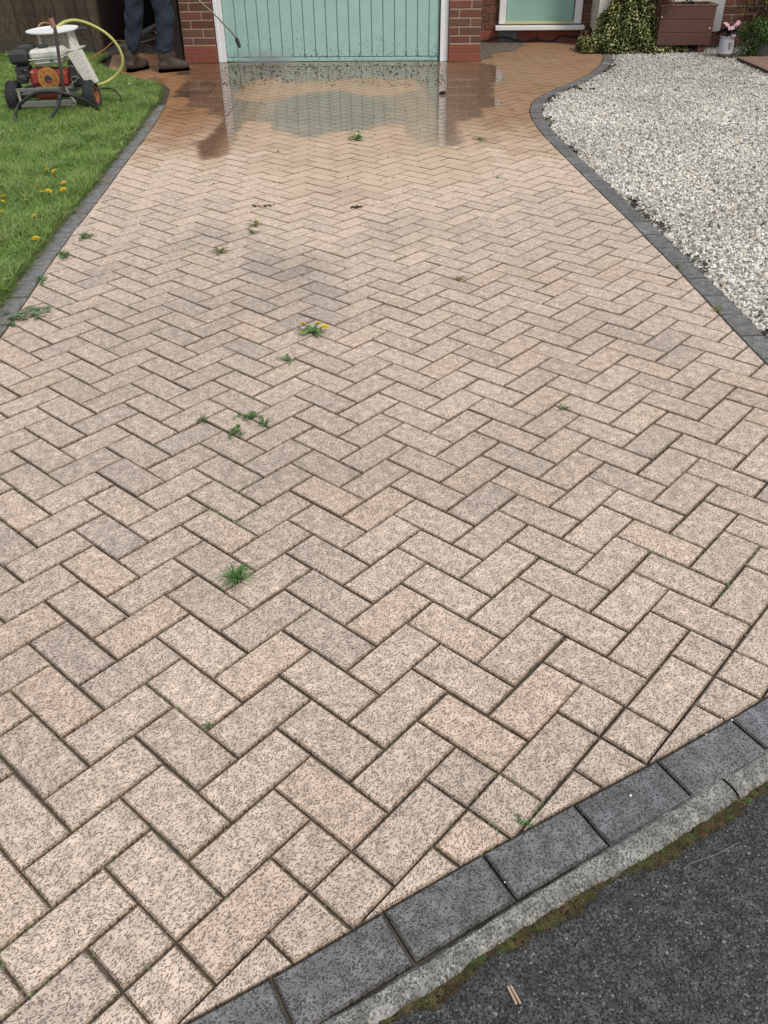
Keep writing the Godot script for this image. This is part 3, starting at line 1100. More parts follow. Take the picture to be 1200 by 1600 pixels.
func make_gravel() -> void:
	R.seed = 201
	var edge := beside(smooth_line(right_in, 0.05), 0.1)
	var p := PackedVector2Array()
	p.append_array(edge)
	for q in [Vector2(2.6, -1.7), Vector2(6.5, -1.7), Vector2(6.5, -10.9), Vector2(2.75, -10.9)]:
		p.append(q)
	var bed := mottle(mat("gravel_bed", Color.WHITE, 1.0), Vector3(3, 3, 3), 0.05, lin(0.26, 0.245, 0.22), lin(0.5, 0.48, 0.44), 81, 0.8, true)
	struct("gravel_bed", sheet(p, -0.021, 1.0), bed)
	var m := mat("limestone_chips", Color.WHITE, 0.8)
	var kinds := []
	for i in 5:
		var g := Geo.new()
		rough_stone(g, 0.42)
		kinds.append(g.mesh(m))
	var lists := [[], [], [], [], []]
	var tints := [[], [], [], [], []]
	var patch := FastNoiseLite.new()
	patch.seed = 13
	patch.frequency = 0.012
	patch.fractal_octaves = 3
	for i in 230000:
		var q := Vector2(R.randf_range(1.2, 5.6), R.randf_range(-10.8, -2.0))
		if q.x > 0.75 - 0.445 * q.y or not in_poly(q, p):
			continue
		var d := patch.get_noise_2d(q.x * 100.0, q.y * 100.0)
		var rim := 1.0
		var s := R.randf_range(0.0038, 0.0088)
		if R.randf() < 0.06:
			s *= 1.35
		var k := R.randi() % 5
		var y := -0.021 + R.randf() * 0.02
		lists[k].append(Transform3D(Basis.from_euler(Vector3(R.randf() * TAU, R.randf() * TAU, R.randf() * TAU)) * Basis.from_scale(Vector3(s * R.randf_range(1.0, 1.8), s * R.randf_range(0.4, 0.8), s * R.randf_range(0.7, 1.1))), Vector3(q.x, y, q.y)))
		var r := R.randf()
		var c := Color(0.71, 0.675, 0.605)
		if r < 0.14:
			c = Color(0.52, 0.5, 0.46)
		elif r < 0.22:
			c = Color(0.38, 0.365, 0.34)
		elif r < 0.25:
			c = Color(0.15, 0.14, 0.13)
		elif r < 0.33:
			c = Color(0.56, 0.47, 0.37)
		elif r < 0.7:
			c = Color(0.8, 0.78, 0.73)
		# stones get darker towards the house
		c *= R.randf_range(0.85, 1.08) * (1.0 + 0.2 * d) * 0.94 * lerpf(0.78, 1.0, smoothstep(-9.8, -6.5, q.y))
		tints[k].append(c)
	for k in 5:
		many(self, "gravel_stones", kinds[k], lists[k], tints[k])
	# stones that strayed over the blocks, and dark soil and leaves caught along the edging
	var sw := []
	var st := []
	for i in 60:
		var q := Vector2(R.randf_range(-1.4, 1.3), -R.randf_range(0.7, 8.5))
		if R.randf() < 0.4:
			q.x = lerpf(q.x, 1.25, 0.7)
		if R.randf() < 0.12:
			q = front_in[2 + R.randi() % 7] + Vector2(R.randfn(0, 0.05), R.randfn(0, 0.03))
		var s := R.randf_range(0.0010, 0.0026)
		sw.append(Transform3D(Basis.from_euler(Vector3(R.randf() * TAU, R.randf() * TAU, 0)).scaled(Vector3(s, s, s)), Vector3(q.x, 0.0015, q.y)))
		st.append(Color(0.75, 0.74, 0.7))
	many(self, "stray_gravel_stones", kinds[0], sw, st)
	var litter := Geo.new()
	litter.quad(Vector3(-1, 0, -0.5), Vector3(-0.8, 0.3, 0.5), Vector3(0.9, 0.1, 0.6), Vector3(1, 0.35, -0.4))
	litter.quad(Vector3(-0.4, 0.3, -0.9), Vector3(-0.5, 0.0, 0.7), Vector3(0.3, 0.5, 0.8), Vector3(0.5, 0.1, -0.6))
	var lm := mat("leaf_litter", Color.WHITE, 0.9)
	lm.cull_mode = BaseMaterial3D.CULL_DISABLED
	var lw := []
	var lt := []
	for i in 1500:
		var w: Array = walk(edge, R.randf_range(0.5, line_length(edge) - 0.6))
		var t: Vector2 = w[1]
		var spot: Vector2 = w[0]
		var n1 := grime.get_noise_2d(spot.x * 60.0, spot.y * 60.0)
		if n1 < -0.02 + R.randf() * 0.25:
			continue
		var q: Vector2 = spot + Vector2(t.y, -t.x) * absf(R.randfn(0, 0.03))
		var s := R.randf_range(0.004, 0.013)
		lw.append(Transform3D(Basis.from_euler(Vector3(R.randfn(0, 0.4), R.randf() * TAU, R.randfn(0, 0.4))).scaled(Vector3(s, s, s)), Vector3(q.x, -0.003 + R.randf() * 0.006, q.y)))
		lt.append(Color(0.03, 0.025, 0.02) * R.randf_range(0.5, 2.2) if R.randf() < 0.8 else Color(0.07, 0.12, 0.03))
	many(self, "edging_leaf_litter", litter.mesh(lm), lw, lt)
	# washed-out joint moss and soil, strewn over the wet blocks by the garage door
	var dw := []
	var dt := []
	for i in 1050:
		var near := R.randf() < 0.75
		var q := Vector2(R.randf_range(-1.55, 0.66), R.randf_range(-9.85, -8.35)) if near else Vector2(R.randf_range(-1.5, 1.1), R.randf_range(-9.3, -4.6))
		if near and q.y > -8.55 - 0.5 * grime.get_noise_2d(q.x * 90.0, 4.0):
			continue
		var s := R.randf_range(0.0035, 0.0105) * (1.0 if near else 0.62)
		if R.randf() < 0.05:
			s *= 1.9
		dw.append(Transform3D(Basis.from_euler(Vector3(R.randfn(0, 0.5), R.randf() * TAU, R.randfn(0, 0.5))).scaled(Vector3(s, s * 1.1, s)), Vector3(q.x, 0.0015, q.y)))
		dt.append((Color(0.03, 0.035, 0.015) if R.randf() < 0.5 else Color(0.06, 0.095, 0.03)) * R.randf_range(0.5, 1.8))
	many(self, "washed_out_debris", litter.mesh(lm), dw, dt)


# ---------------------------------------------------------------- the house; local axes: x along the front, y up, z out of the front
func make_house() -> void:
	R.seed = 301
	var house := thing("house", "red brick house with a pale green garage door and a white framed entrance", "house", HO)
	house.basis = Basis(HX, Vector3.UP, HZ)
	var brick_dark := mottle(mat("brown_brick", Color.WHITE, 0.9), Vector3(4, 4, 4), 0.04, Color(0.72, 0.72, 0.72), Color(1, 1, 1), 303, 0.35)
	var brick_red := mottle(mat("red_plinth_brick", Color.WHITE, 0.75), Vector3(4, 4, 4), 0.03, Color(0.8, 0.8, 0.8), Color(1, 1, 1), 304, 0.12)
	var mortar := mottle(mat("mortar", Color.WHITE, 0.95), Vector3(6, 6, 6), 0.06, lin(0.30, 0.235, 0.17), lin(0.47, 0.38, 0.285), 305, 0.3)
	var white := mottle(mat("white_paint", Color.WHITE, 0.4), Vector3(3, 1.2, 3), 0.03, lin(0.74, 0.75, 0.76), lin(0.86, 0.87, 0.88), 306, 0.06)
	var mint := mottle(mat("pale_green_paint", Color.WHITE, 0.45), Vector3(1, 1, 1), 0.02, lin(0.31, 0.49, 0.455), lin(0.36, 0.545, 0.505), 307, 0.02)
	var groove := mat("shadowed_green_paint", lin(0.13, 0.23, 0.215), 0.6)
	var render := mottle(mat("white_render", Color.WHITE, 0.95), Vector3(3, 3, 3), 0.08, lin(0.60, 0.58, 0.54), lin(0.74, 0.72, 0.68), 308, 0.5)
	var tile := mottle(mat("roof_tile", Color.WHITE, 0.9), Vector3(2, 2, 2), 0.05, lin(0.10, 0.07, 0.06), lin(0.2, 0.14, 0.12), 309, 0.5)
	# walls of the garage, hollow behind the door, and the house behind
	var g := Geo.new()
	g.col = Color(0.185, 0.088, 0.062)
	g.box(Vector3(-1.42, 1.25, -2.6), Vector3(0.16, 2.5, 5.1))
	g.box(Vector3(1.45, 1.25, -2.6), Vector3(0.16, 2.5, 5.1))
	g.box(Vector3(0.02, 1.25, -5.22), Vector3(3.04, 2.5, 0.12))
	g.box(Vector3(0.02, 2.45, -2.6), Vector3(2.74, 0.1, 5.1))
	g.box(Vector3(0.02, 2.40, 0.045), Vector3(2.36, 0.42, 0.098))
	part(house, "garage_wall", g, brick_dark)
	var roof := Geo.new()
	roof.xf = Transform3D(Basis(Vector3.RIGHT, 0.3), Vector3(0.02, 2.9, -1.2))
	roof.box(Vector3.ZERO, Vector3(3.3, 0.09, 3.1), 0.02)
	part(house, "garage_roof", roof, tile)
	var up := Geo.new()
	up.col = Color(0.185, 0.088, 0.062)
	up.box(Vector3(2.5, 2.6, -4.62), Vector3(7.6, 5.2, 6.0))
	part(house, "house_wall", up, brick_dark)
	var rf := Geo.new()
	rf.prism(PackedVector2Array([Vector2(-7.9, 5.15), Vector2(-1.35, 5.15), Vector2(-4.6, 7.2)]), -2.1, 5.9)
	var rm := part(house, "house_roof", rf, tile)
	# rotate so that the outline's x runs along the depth of the house
	rm.transform = Transform3D(Basis(Vector3(0, 0, 1), Vector3.UP, Vector3(-1, 0, 0)), Vector3(4.4, 0, 0))
	# the two piers beside the garage door
	pier(house, -1.512, -1.178, 0.002, [0.107, 0.231, 0.107, 0.222, 0.104, 0.224, 0.102, 0.231, 0.107], mortar, brick_dark, brick_red)
	pier(house, 1.229, 1.553, 0.0, [0.224, 0.103, 0.217, 0.104, 0.216, 0.103, 0.222, 0.107, 0.222], mortar, brick_dark, brick_red)
	# the garage door
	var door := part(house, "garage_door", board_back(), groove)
	var x := -1.088
	var edges := [-1.088]
	var e := -0.969
	while e < 1.08:
		edges.append(e)
		e += 0.1172
	edges.append(1.128)
	for i in edges.size() - 1:
		var b := Geo.new()
		var w: float = edges[i + 1] - edges[i]
		b.box(Vector3((edges[i] + edges[i + 1]) * 0.5, 1.085, 0.004), Vector3(w - 0.005, 2.08, 0.016), 0.004)
		# the shallow bead pressed along one edge of each board
		b.box(Vector3(edges[i] + 0.012, 1.085, 0.012), Vector3(0.007, 2.08, 0.006), 0.0025)
		part(door, "door_board", b, mint)
	var rail := Geo.new()
	rail.box(Vector3(0.02, 0.021, 0.006), Vector3(2.214, 0.036, 0.022), 0.004)
	part(door, "bottom_rail", rail, mint)
	var fr := Geo.new()
	for s: float in [-1.0, 1.0]:
		var c := -1.131 if s < 0 else 1.184
		fr.box(Vector3(c, 1.07, 0.02), Vector3(0.084, 2.14, 0.07), 0.004)
		fr.box(Vector3(c + s * 0.022, 1.07, 0.052), Vector3(0.036, 2.14, 0.02), 0.004)
	fr.box(Vector3(0.026, 2.166, 0.02), Vector3(2.4, 0.05, 0.07), 0.004)
	part(house, "garage_door_frame", fr, white)
	# dirt splashed up the door
	var speck := Geo.new()
	speck.ball(Vector3.ZERO, Vector3(1, 1, 0.4), 6, 4)
	var sw := []
	var st := []
	for i in 420:
		var h := absf(R.randfn(0, 0.12))
		var sx := R.randf_range(-1.08, 1.12)
		if R.randf() < 0.3:
			sx = edges[R.randi() % edges.size()] + R.randfn(0, 0.02)
			h *= 0.5
		var s := R.randf_range(0.0012, 0.0035) * (1.4 if h < 0.06 else 1.0)
		sw.append(Transform3D(Basis.from_scale(Vector3(s, s * R.randf_range(0.8, 2.2), s)), Vector3(sx, 0.012 + h, 0.0165)))
		st.append(Color(0.05, 0.06, 0.035) * R.randf_range(0.5, 1.6))
	many(door, "mud_splashes", speck.mesh(mat("splashed_mud", Color.WHITE, 0.9)), sw, st)
	entrance(house, mortar, brick_dark, brick_red, white, mint, render)


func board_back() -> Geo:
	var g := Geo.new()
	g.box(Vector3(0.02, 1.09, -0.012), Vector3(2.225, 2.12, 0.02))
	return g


func brick_color(red: bool) -> Color:
	if red:
		return Color(0.29, 0.085, 0.055) * R.randf_range(0.9, 1.15)
	var k := R.randf_range(0.8, 1.25)
	return Color(0.175, 0.088, 0.062).lerp(Color(0.215, 0.082, 0.052), R.randf()) * k


func one_brick(parent: Node, a: float, b: float, y0: float, y1: float, z0: float, z1: float, red: bool, m: Material) -> void:
	var g := Geo.new()
	g.col = brick_color(red)
	g.box(Vector3((a + b) * 0.5, (y0 + y1) * 0.5, (z0 + z1) * 0.5), Vector3(b - a, y1 - y0, z1 - z0), 0.004)
	part(parent, "brick", g, m)


func pier(house: Node, a: float, b: float, y: float, first: Array, mortar: Material, dark: Material, red: Material) -> void:
	var core := Geo.new()
	core.box(Vector3((a + b) * 0.5, 1.25, 0.042), Vector3(b - a - 0.008, 2.5, 0.106))
	var p := part(house, "brick_pier", core, mortar)
	var tops := [0.083, 0.164, 0.244, 0.322, 0.4, 0.478, 0.556, 0.634, 0.712]
	var y0 := y
	for i in 9:
		var y1: float = tops[i] - (0.003 if i < 2 else 0.012)
		if i == 2:
			y0 += 0.012
		var gap := 0.003 if i < 2 else 0.010
		var w: float = first[i]
		one_brick(p, a, a + w - gap * 0.5, y0, y1, 0.0, 0.1, i < 2, red if i < 2 else dark)
		one_brick(p, a + w + gap * 0.5, b, y0, y1, 0.0, 0.1, i < 2, red if i < 2 else dark)
		y0 = tops[i]
	# the courses above, seen only from elsewhere
	var rest := Geo.new()
	var long_first := true
	while y0 < 2.45:
		var w := 0.222 if long_first else 0.107
		for s in [[a, a + w - 0.005], [a + w + 0.005, b]]:
			rest.col = brick_color(false)
			rest.box(Vector3((s[0] + s[1]) * 0.5, y0 + 0.033, 0.05), Vector3(s[1] - s[0], 0.066, 0.1), 0.003)
		long_first = not long_first
		y0 += 0.078
	part(p, "upper_bricks", rest, dark).set_meta("kind", "stuff")


func entrance(house: Node, mortar: Material, dark: Material, red: Material, white: Material, mint: Material, render: Material) -> void:
	var e := -1.4
	var core := Geo.new()
	core.box(Vector3(1.66, 1.25, e - 0.06), Vector3(0.30, 2.5, 0.1))
	core.box(Vector3(2.79, 1.25, e - 0.06), Vector3(0.11, 2.5, 0.1))
	core.box(Vector3(2.27, 0.06, e - 0.06), Vector3(0.93, 0.12, 0.1))
	var wall := part(house, "entrance_wall", core, mortar)
	# plinth of smooth red brick under the sill
	var x := 1.56
	for w: float in [0.235, 0.0, 0.225, 0.225, 0.225, 0.225, 0.225]:
		if w == 0.0:
			# one grey block set among the red
			var gb := Geo.new()
			gb.box(Vector3(x + 0.115, 0.06, e - 0.025), Vector3(0.222, 0.105, 0.07), 0.005)
			var o := part(wall, "brick", gb, mat("grey_block", lin(0.17, 0.175, 0.18), 0.9))
			x += 0.23
			continue
		one_brick(wall, x + 0.002, x + w - 0.002, 0.0, 0.115, e - 0.06, e + 0.01, true, red)
		x += w
	# brown courses left of the door and a strip right of it
	for i in 6:
		var y0 := 0.128 + 0.0815 * i
		var w := 0.1 if i % 2 == 0 else 0.19
		one_brick(wall, 1.53, 1.53 + w, y0, y0 + 0.07, e - 0.06, e + 0.004, false, dark)
		one_brick(wall, 1.53 + w + 0.011, 1.79, y0, y0 + 0.07, e - 0.06, e + 0.004, false, dark)
		one_brick(wall, 2.742, 2.84, y0, y0 + 0.07, e - 0.06, e + 0.004, false, dark)
	# the courses above, seen only from elsewhere
	var above := Geo.new()
	for i in range(6, 30):
		var y0 := 0.128 + 0.0815 * i
		if y0 > 2.4:
			break
		for s in [[1.53, 1.63], [1.641, 1.79], [2.742, 2.84]]:
			above.col = brick_color(false)
			above.box(Vector3((s[0] + s[1]) * 0.5, y0 + 0.035, e - 0.028), Vector3(s[1] - s[0], 0.07, 0.064), 0.003)
	part(wall, "upper_bricks", above, dark).set_meta("kind", "stuff")
	# door, frame, threshold
	var door := Geo.new()
	door.box(Vector3(2.262, 1.2, e - 0.02), Vector3(0.76, 1.98, 0.04), 0.004)
	var d := part(house, "front_door", door, mat("front_door_green", lin(0.27, 0.46, 0.40), 0.4))
	var bead := Geo.new()
	bead.box(Vector3(2.262, 0.436, e + 0.002), Vector3(0.56, 0.012, 0.012), 0.004)
	part(d, "door_bead", bead, M["front_door_green"])
	var fr := Geo.new()
	fr.box(Vector3(1.836, 1.22, e + 0.012), Vector3(0.078, 2.06, 0.09), 0.005)
	fr.box(Vector3(2.692, 1.22, e + 0.012), Vector3(0.082, 2.06, 0.09), 0.005)
	fr.box(Vector3(2.264, 2.26, e + 0.012), Vector3(0.94, 0.08, 0.09), 0.005)
	part(house, "door_frame", fr, white)
	var th := Geo.new()
	th.box(Vector3(2.262, 0.2, e + 0.024), Vector3(0.80, 0.026, 0.07), 0.005)
	part(house, "door_threshold", th, mat("yellowed_threshold", lin(0.52, 0.47, 0.28), 0.5))
	var sill := Geo.new()
	sill.box(Vector3(2.264, 0.155, e + 0.06), Vector3(1.012, 0.045, 0.15), 0.006)
	part(house, "door_sill", sill, white)
	# the rendered wall that stands forward on the right
	var w := Geo.new()
	w.box(Vector3(3.505, 1.3, -1.15), Vector3(1.33, 2.3, 0.6), 0.006)
	part(house, "rendered_wall", w, render)
	var pl := Geo.new()
	pl.col = Color(0.15, 0.075, 0.06)
	pl.box(Vector3(3.505, 0.07, -1.155), Vector3(1.32, 0.15, 0.59), 0.006)
	part(house, "wall_plinth", pl, dark)
	# brick again beyond it
	var core2 := Geo.new()
	core2.box(Vector3(5.3, 1.25, -1.2), Vector3(2.24, 2.5, 0.6))
	var bw := part(house, "side_brick_wall", core2, mortar)
	for i in 9:
		var y0 := 0.004 + 0.078 * i
		var bx := 4.176 - (0.0 if i % 2 == 0 else 0.11)
		for k in 6:
			var a := maxf(bx, 4.176)
			one_brick(bw, a, bx + 0.215, y0, y0 + 0.067, -0.95, -0.894, false, dark)
			bx += 0.226
	var more := Geo.new()
	for i in 31:
		var y0 := 0.004 + 0.078 * i
		var bx := 4.176 - (0.0 if i % 2 == 0 else 0.11) + (6 * 0.226 if i < 9 else 0.0)
		while bx < 6.25:
			var a := maxf(bx, 4.176)
			var b := minf(bx + 0.215, 6.42)
			more.col = brick_color(false)
			more.box(Vector3((a + b) * 0.5, y0 + 0.0335, -0.922), Vector3(b - a, 0.067, 0.056), 0.003)
			bx += 0.226
	part(bw, "far_bricks", more, dark).set_meta("kind", "stuff")


# ---------------------------------------------------------------- fence, passage and gate on the left
func make_left_side() -> void:
	R.seed = 401
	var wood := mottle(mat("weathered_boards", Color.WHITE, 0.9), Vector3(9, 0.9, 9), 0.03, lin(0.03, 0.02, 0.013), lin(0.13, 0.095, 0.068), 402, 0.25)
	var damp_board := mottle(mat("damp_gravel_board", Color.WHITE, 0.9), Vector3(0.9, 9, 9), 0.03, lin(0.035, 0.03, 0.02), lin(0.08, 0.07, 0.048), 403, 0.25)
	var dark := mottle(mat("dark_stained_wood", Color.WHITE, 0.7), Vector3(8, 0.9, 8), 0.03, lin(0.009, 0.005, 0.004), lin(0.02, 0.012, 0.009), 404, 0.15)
	var fence := thing("wooden_fence", "dark brown closeboard fence with a gravel board behind the lawn", "fence", Vector3(-3.1, 0, -10.78), -0.02)
	var x := -0.035
	while x > -3.4:
		var w := R.randf_range(0.105, 0.125)
		var g := Geo.new()
		var k := R.randf_range(0.6, 1.35)
		g.col = Color(k, k * R.randf_range(0.94, 1.0), k * R.randf_range(0.88, 1.0))
		g.xf = Transform3D(Basis(Vector3.UP, 0.07) * Basis(Vector3.BACK, R.randfn(0, 0.006)), Vector3(x - w * 0.5, 0.965, 0.014 if fence.get_child_count() % 2 == 0 else 0.002))
		g.box(Vector3.ZERO, Vector3(w + (-0.004 if fence.get_child_count() % 2 == 0 else 0.022), 1.62, 0.011), 0.003)
		part(fence, "board", g, wood)
		x -= w
	var gb := Geo.new()
	gb.box(Vector3(-1.72, 0.095, 0.004), Vector3(3.4, 0.152, 0.026), 0.004)
	part(fence, "gravel_board", gb, damp_board)
	var rail := Geo.new()
	rail.box(Vector3(-1.72, 0.45, -0.045), Vector3(3.4, 0.07, 0.04))
	rail.box(Vector3(-1.72, 1.4, -0.045), Vector3(3.4, 0.07, 0.04))
	part(fence, "fence_rail", rail, dark)
	var gp := Geo.new()
	gp.box(Vector3(0.01, 0.9, -0.01), Vector3(0.095, 1.85, 0.095), 0.006)
	part(fence, "post", gp, wood)
	# the fence along the passage
	var side := thing("passage_fence", "very dark brown fence running back along the side passage", "fence", Vector3(-3.07, 0, -10.86))
	var z := -0.02
	while z > -4.4:
		var g := Geo.new()
		var k := R.randf_range(0.8, 1.2)
		g.col = Color(k, k, k)
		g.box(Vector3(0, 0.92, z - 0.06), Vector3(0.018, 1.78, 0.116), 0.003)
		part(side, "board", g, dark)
		z -= 0.121
	var back := thing("passage_end_fence", "dark boarded fence closing the far end of the passage", "fence", Vector3(-2.5, 0, -15.4))
	for i in 16:
		var g := Geo.new()
		var k := R.randf_range(0.8, 1.2)
		g.col = Color(k, k, k)
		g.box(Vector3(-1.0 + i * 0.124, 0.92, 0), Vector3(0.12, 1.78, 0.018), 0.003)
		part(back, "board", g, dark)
	var post := thing("gate_post", "dark brown square gate post against the left brick pier", "post", hp(-1.575, 0, 0.06), -0.0749)
	var pg := Geo.new()
	pg.box(Vector3(0, 1.0, 0), Vector3(0.078, 2.0, 0.078), 0.005)
	part(post, "post", pg, dark)
	var hinge := Geo.new()
	hinge.box(Vector3(-0.042, 1.5, 0), Vector3(0.006, 0.16, 0.04), 0.002)
	part(post, "hinge", hinge, mat("black_iron", lin(0.02, 0.02, 0.02), 0.5, 0.6))
	var floor_mat := mottle(mat("passage_floor", Color.WHITE, 0.8), Vector3(1, 1, 1), 0.03, lin(0.03, 0.022, 0.014), lin(0.10, 0.07, 0.048), 406, 0.4, true)
	struct("passage_path", sheet(PackedVector2Array([Vector2(-3.06, -10.74), Vector2(-3.06, -15.4), Vector2(-2.0, -15.4), h2(-1.52, -0.8)]), -0.004), floor_mat)
	# fallen leaves and a few stems of green in the passage
	var leaf := Geo.new()
	leaf.quad(Vector3(-1, 0, -0.5), Vector3(-0.8, 0.3, 0.5), Vector3(0.9, 0.1, 0.6), Vector3(1, 0.35, -0.4))
	var lm: StandardMaterial3D = M["leaf_litter"]
	var lw := []
	var lt := []
	for i in 700:
		var s := R.randf_range(0.008, 0.022)
		lw.append(Transform3D(Basis.from_euler(Vector3(R.randfn(0, 0.5), R.randf() * TAU, R.randfn(0, 0.5))).scaled(Vector3(s, s, s)), Vector3(R.randf_range(-3.03, -2.05), 0.002, R.randf_range(-15.2, -11.4))))
		lt.append((Color(0.10, 0.075, 0.04) if R.randf() < 0.6 else Color(0.05, 0.06, 0.03)) * R.randf_range(0.4, 1.5))
	many(self, "passage_leaf_litter", leaf.mesh(lm), lw, lt)
	var shrub := thing("passage_shrub", "small dark green shrub at the back of the side passage", "shrub", Vector3(-2.75, 0, -13.9))
	var stem := Geo.new()
	for i in 6:
		var a := R.randf() * TAU
		stem.tube([Vector3.ZERO, Vector3(cos(a) * 0.1, 0.25, sin(a) * 0.1), Vector3(cos(a) * 0.22, 0.6, sin(a) * 0.22)], [0.008, 0.006, 0.003], 5)
	part(shrub, "stem", stem, mat("shrub_stem", lin(0.05, 0.035, 0.02), 0.9))
	var sw := []
	var st := []
	for i in 500:
		var q := Vector3(R.randfn(0, 0.15), R.randf_range(0.1, 0.75), R.randfn(0, 0.15))
		var s := R.randf_range(0.012, 0.026)
		sw.append(Transform3D(Basis.from_euler(Vector3(R.randf() * TAU, R.randf() * TAU, R.randf() * TAU)).scaled(Vector3(s, s, s)), q))
		st.append(Color(0.08, 0.12, 0.035) * R.randf_range(0.5, 1.6))
	many(shrub, "leaves", leaf_mesh(M["leaf"], 0.55), sw, st)
	# two hoses on the passage floor
	var beige := mat("beige_hose", lin(0.42, 0.33, 0.2), 0.5)
	var h := Geo.new()
	h.tube(curve([Vector3(-3.0, 0.02, -11.25), Vector3(-2.85, 0.015, -11.55), Vector3(-2.74, 0.015, -11.95), Vector3(-2.72, 0.015, -12.3), Vector3(-2.82, 0.015, -12.5), Vector3(-2.88, 0.015, -12.75), Vector3(-2.76, 0.015, -13.0), Vector3(-2.9, 0.015, -13.4), Vector3(-2.98, 0.015, -13.6)]), 0.010, 7)
	tag(part(self, "garden_hose", h, beige), "beige garden hose winding along the side passage behind the legs", "hose")
	var h3 := Geo.new()
	h3.tube(curve([Vector3(-2.62, 0.015, -11.4), Vector3(-2.72, 0.012, -11.7), Vector3(-2.62, 0.012, -12.1), Vector3(-2.66, 0.012, -12.6), Vector3(-2.8, 0.012, -13.3)]), 0.007, 6)
	tag(part(self, "black_hose", h3, mat("black_rubber", lin(0.018, 0.018, 0.019), 0.5)), "thin black hose beside the beige hose in the side passage", "hose")
	var slab := mottle(mat("grey_slab", Color.WHITE, 0.7), Vector3(2, 2, 2), 0.03, lin(0.07, 0.055, 0.045), lin(0.25, 0.205, 0.165), 408, 0.2, true)
	struct("concrete_path", sheet(PackedVector2Array([h2(1.557, -0.02), h2(1.6, -0.1), h2(1.7, -0.22), h2(1.68, -0.45), h2(1.85, -0.62), h2(1.98, -0.7), h2(2.0, -0.95), h2(2.12, -1.12), h2(2.05, -1.36), h2(1.55, -1.36)]), 0.004), slab)
	var cable := Geo.new()
	var line := []
	for q in [[1.56, 0.02], [1.7, 0.03], [1.813, 0.055], [1.943, 0.045], [2.03, 0.02], [2.112, 0.01], [2.17, 0.022], [2.26, 0.032], [2.351, 0.012], [2.43, 0.02], [2.528, 0.068], [2.63, 0.06], [2.8, 0.05]]:
		line.append(hp(q[0], q[1], -1.365))
	cable.tube(curve(line), 0.009, 7)
	tag(part(self, "black_cable", cable, M["black_rubber"]), "black cable lying along the foot of the wall under the front door", "cable")


func curve(pts: Array, each := 5) -> Array:
	var out := []
	for i in pts.size() - 1:
		var p0: Vector3 = pts[maxi(i - 1, 0)]
		var p1: Vector3 = pts[i]
		var p2: Vector3 = pts[i + 1]
		var p3: Vector3 = pts[mini(i + 2, pts.size() - 1)]
		for k in each:
			out.append(p1.cubic_interpolate(p2, p0, p3, float(k) / each))
	out.append(pts[pts.size() - 1])
	return out


# a small leaf about two units long, folded along its middle; pale = width of its cream margin
func leaf_mesh(m: Material, wide := 0.6, pale := 0.0) -> ArrayMesh:
	var g := Geo.new()
	var mid := [Vector3(0, 0, -1), Vector3(0, 0.12, -0.3), Vector3(0, 0.1, 0.4), Vector3(0, -0.15, 1)]
	var half := [0.0, wide, wide * 0.75, 0.0]
	for s: float in [-1.0, 1.0]:
		for i in 3:
			var a: Vector3 = mid[i]
			var b: Vector3 = mid[i + 1]
			var c := b + Vector3(s * half[i + 1], 0.16, 0)
			var d := a + Vector3(s * half[i], 0.16, 0)
			var q := (b - a).cross(c - a) * -s
			for t in [[a, 0], [b, 0], [c, 1], [a, 0], [c, 1], [d, 1]]:
				g.col = Color.WHITE if t[1] == 0 or pale == 0.0 else Color(1.0 + 2.6 * pale, 1.0 + 1.5 * pale, 1.0 + 3.2 * pale)
				g.put(t[0], q)
	return g.mesh(m)


# ---------------------------------------------------------------- plants and pots on the right
func leaf_material(called: String, shine := 0.45) -> StandardMaterial3D:
	var m := mat(called, Color.WHITE, shine)
	m.cull_mode = BaseMaterial3D.CULL_DISABLED
	m.backlight_enabled = true
	m.backlight = Color(0.75, 0.75, 0.75)
	return m


func make_garden() -> void:
	R.seed = 501
	ivy()
	planter()
	flower_pot()
	green_plant()
	golden_shrub()
	door_mat()


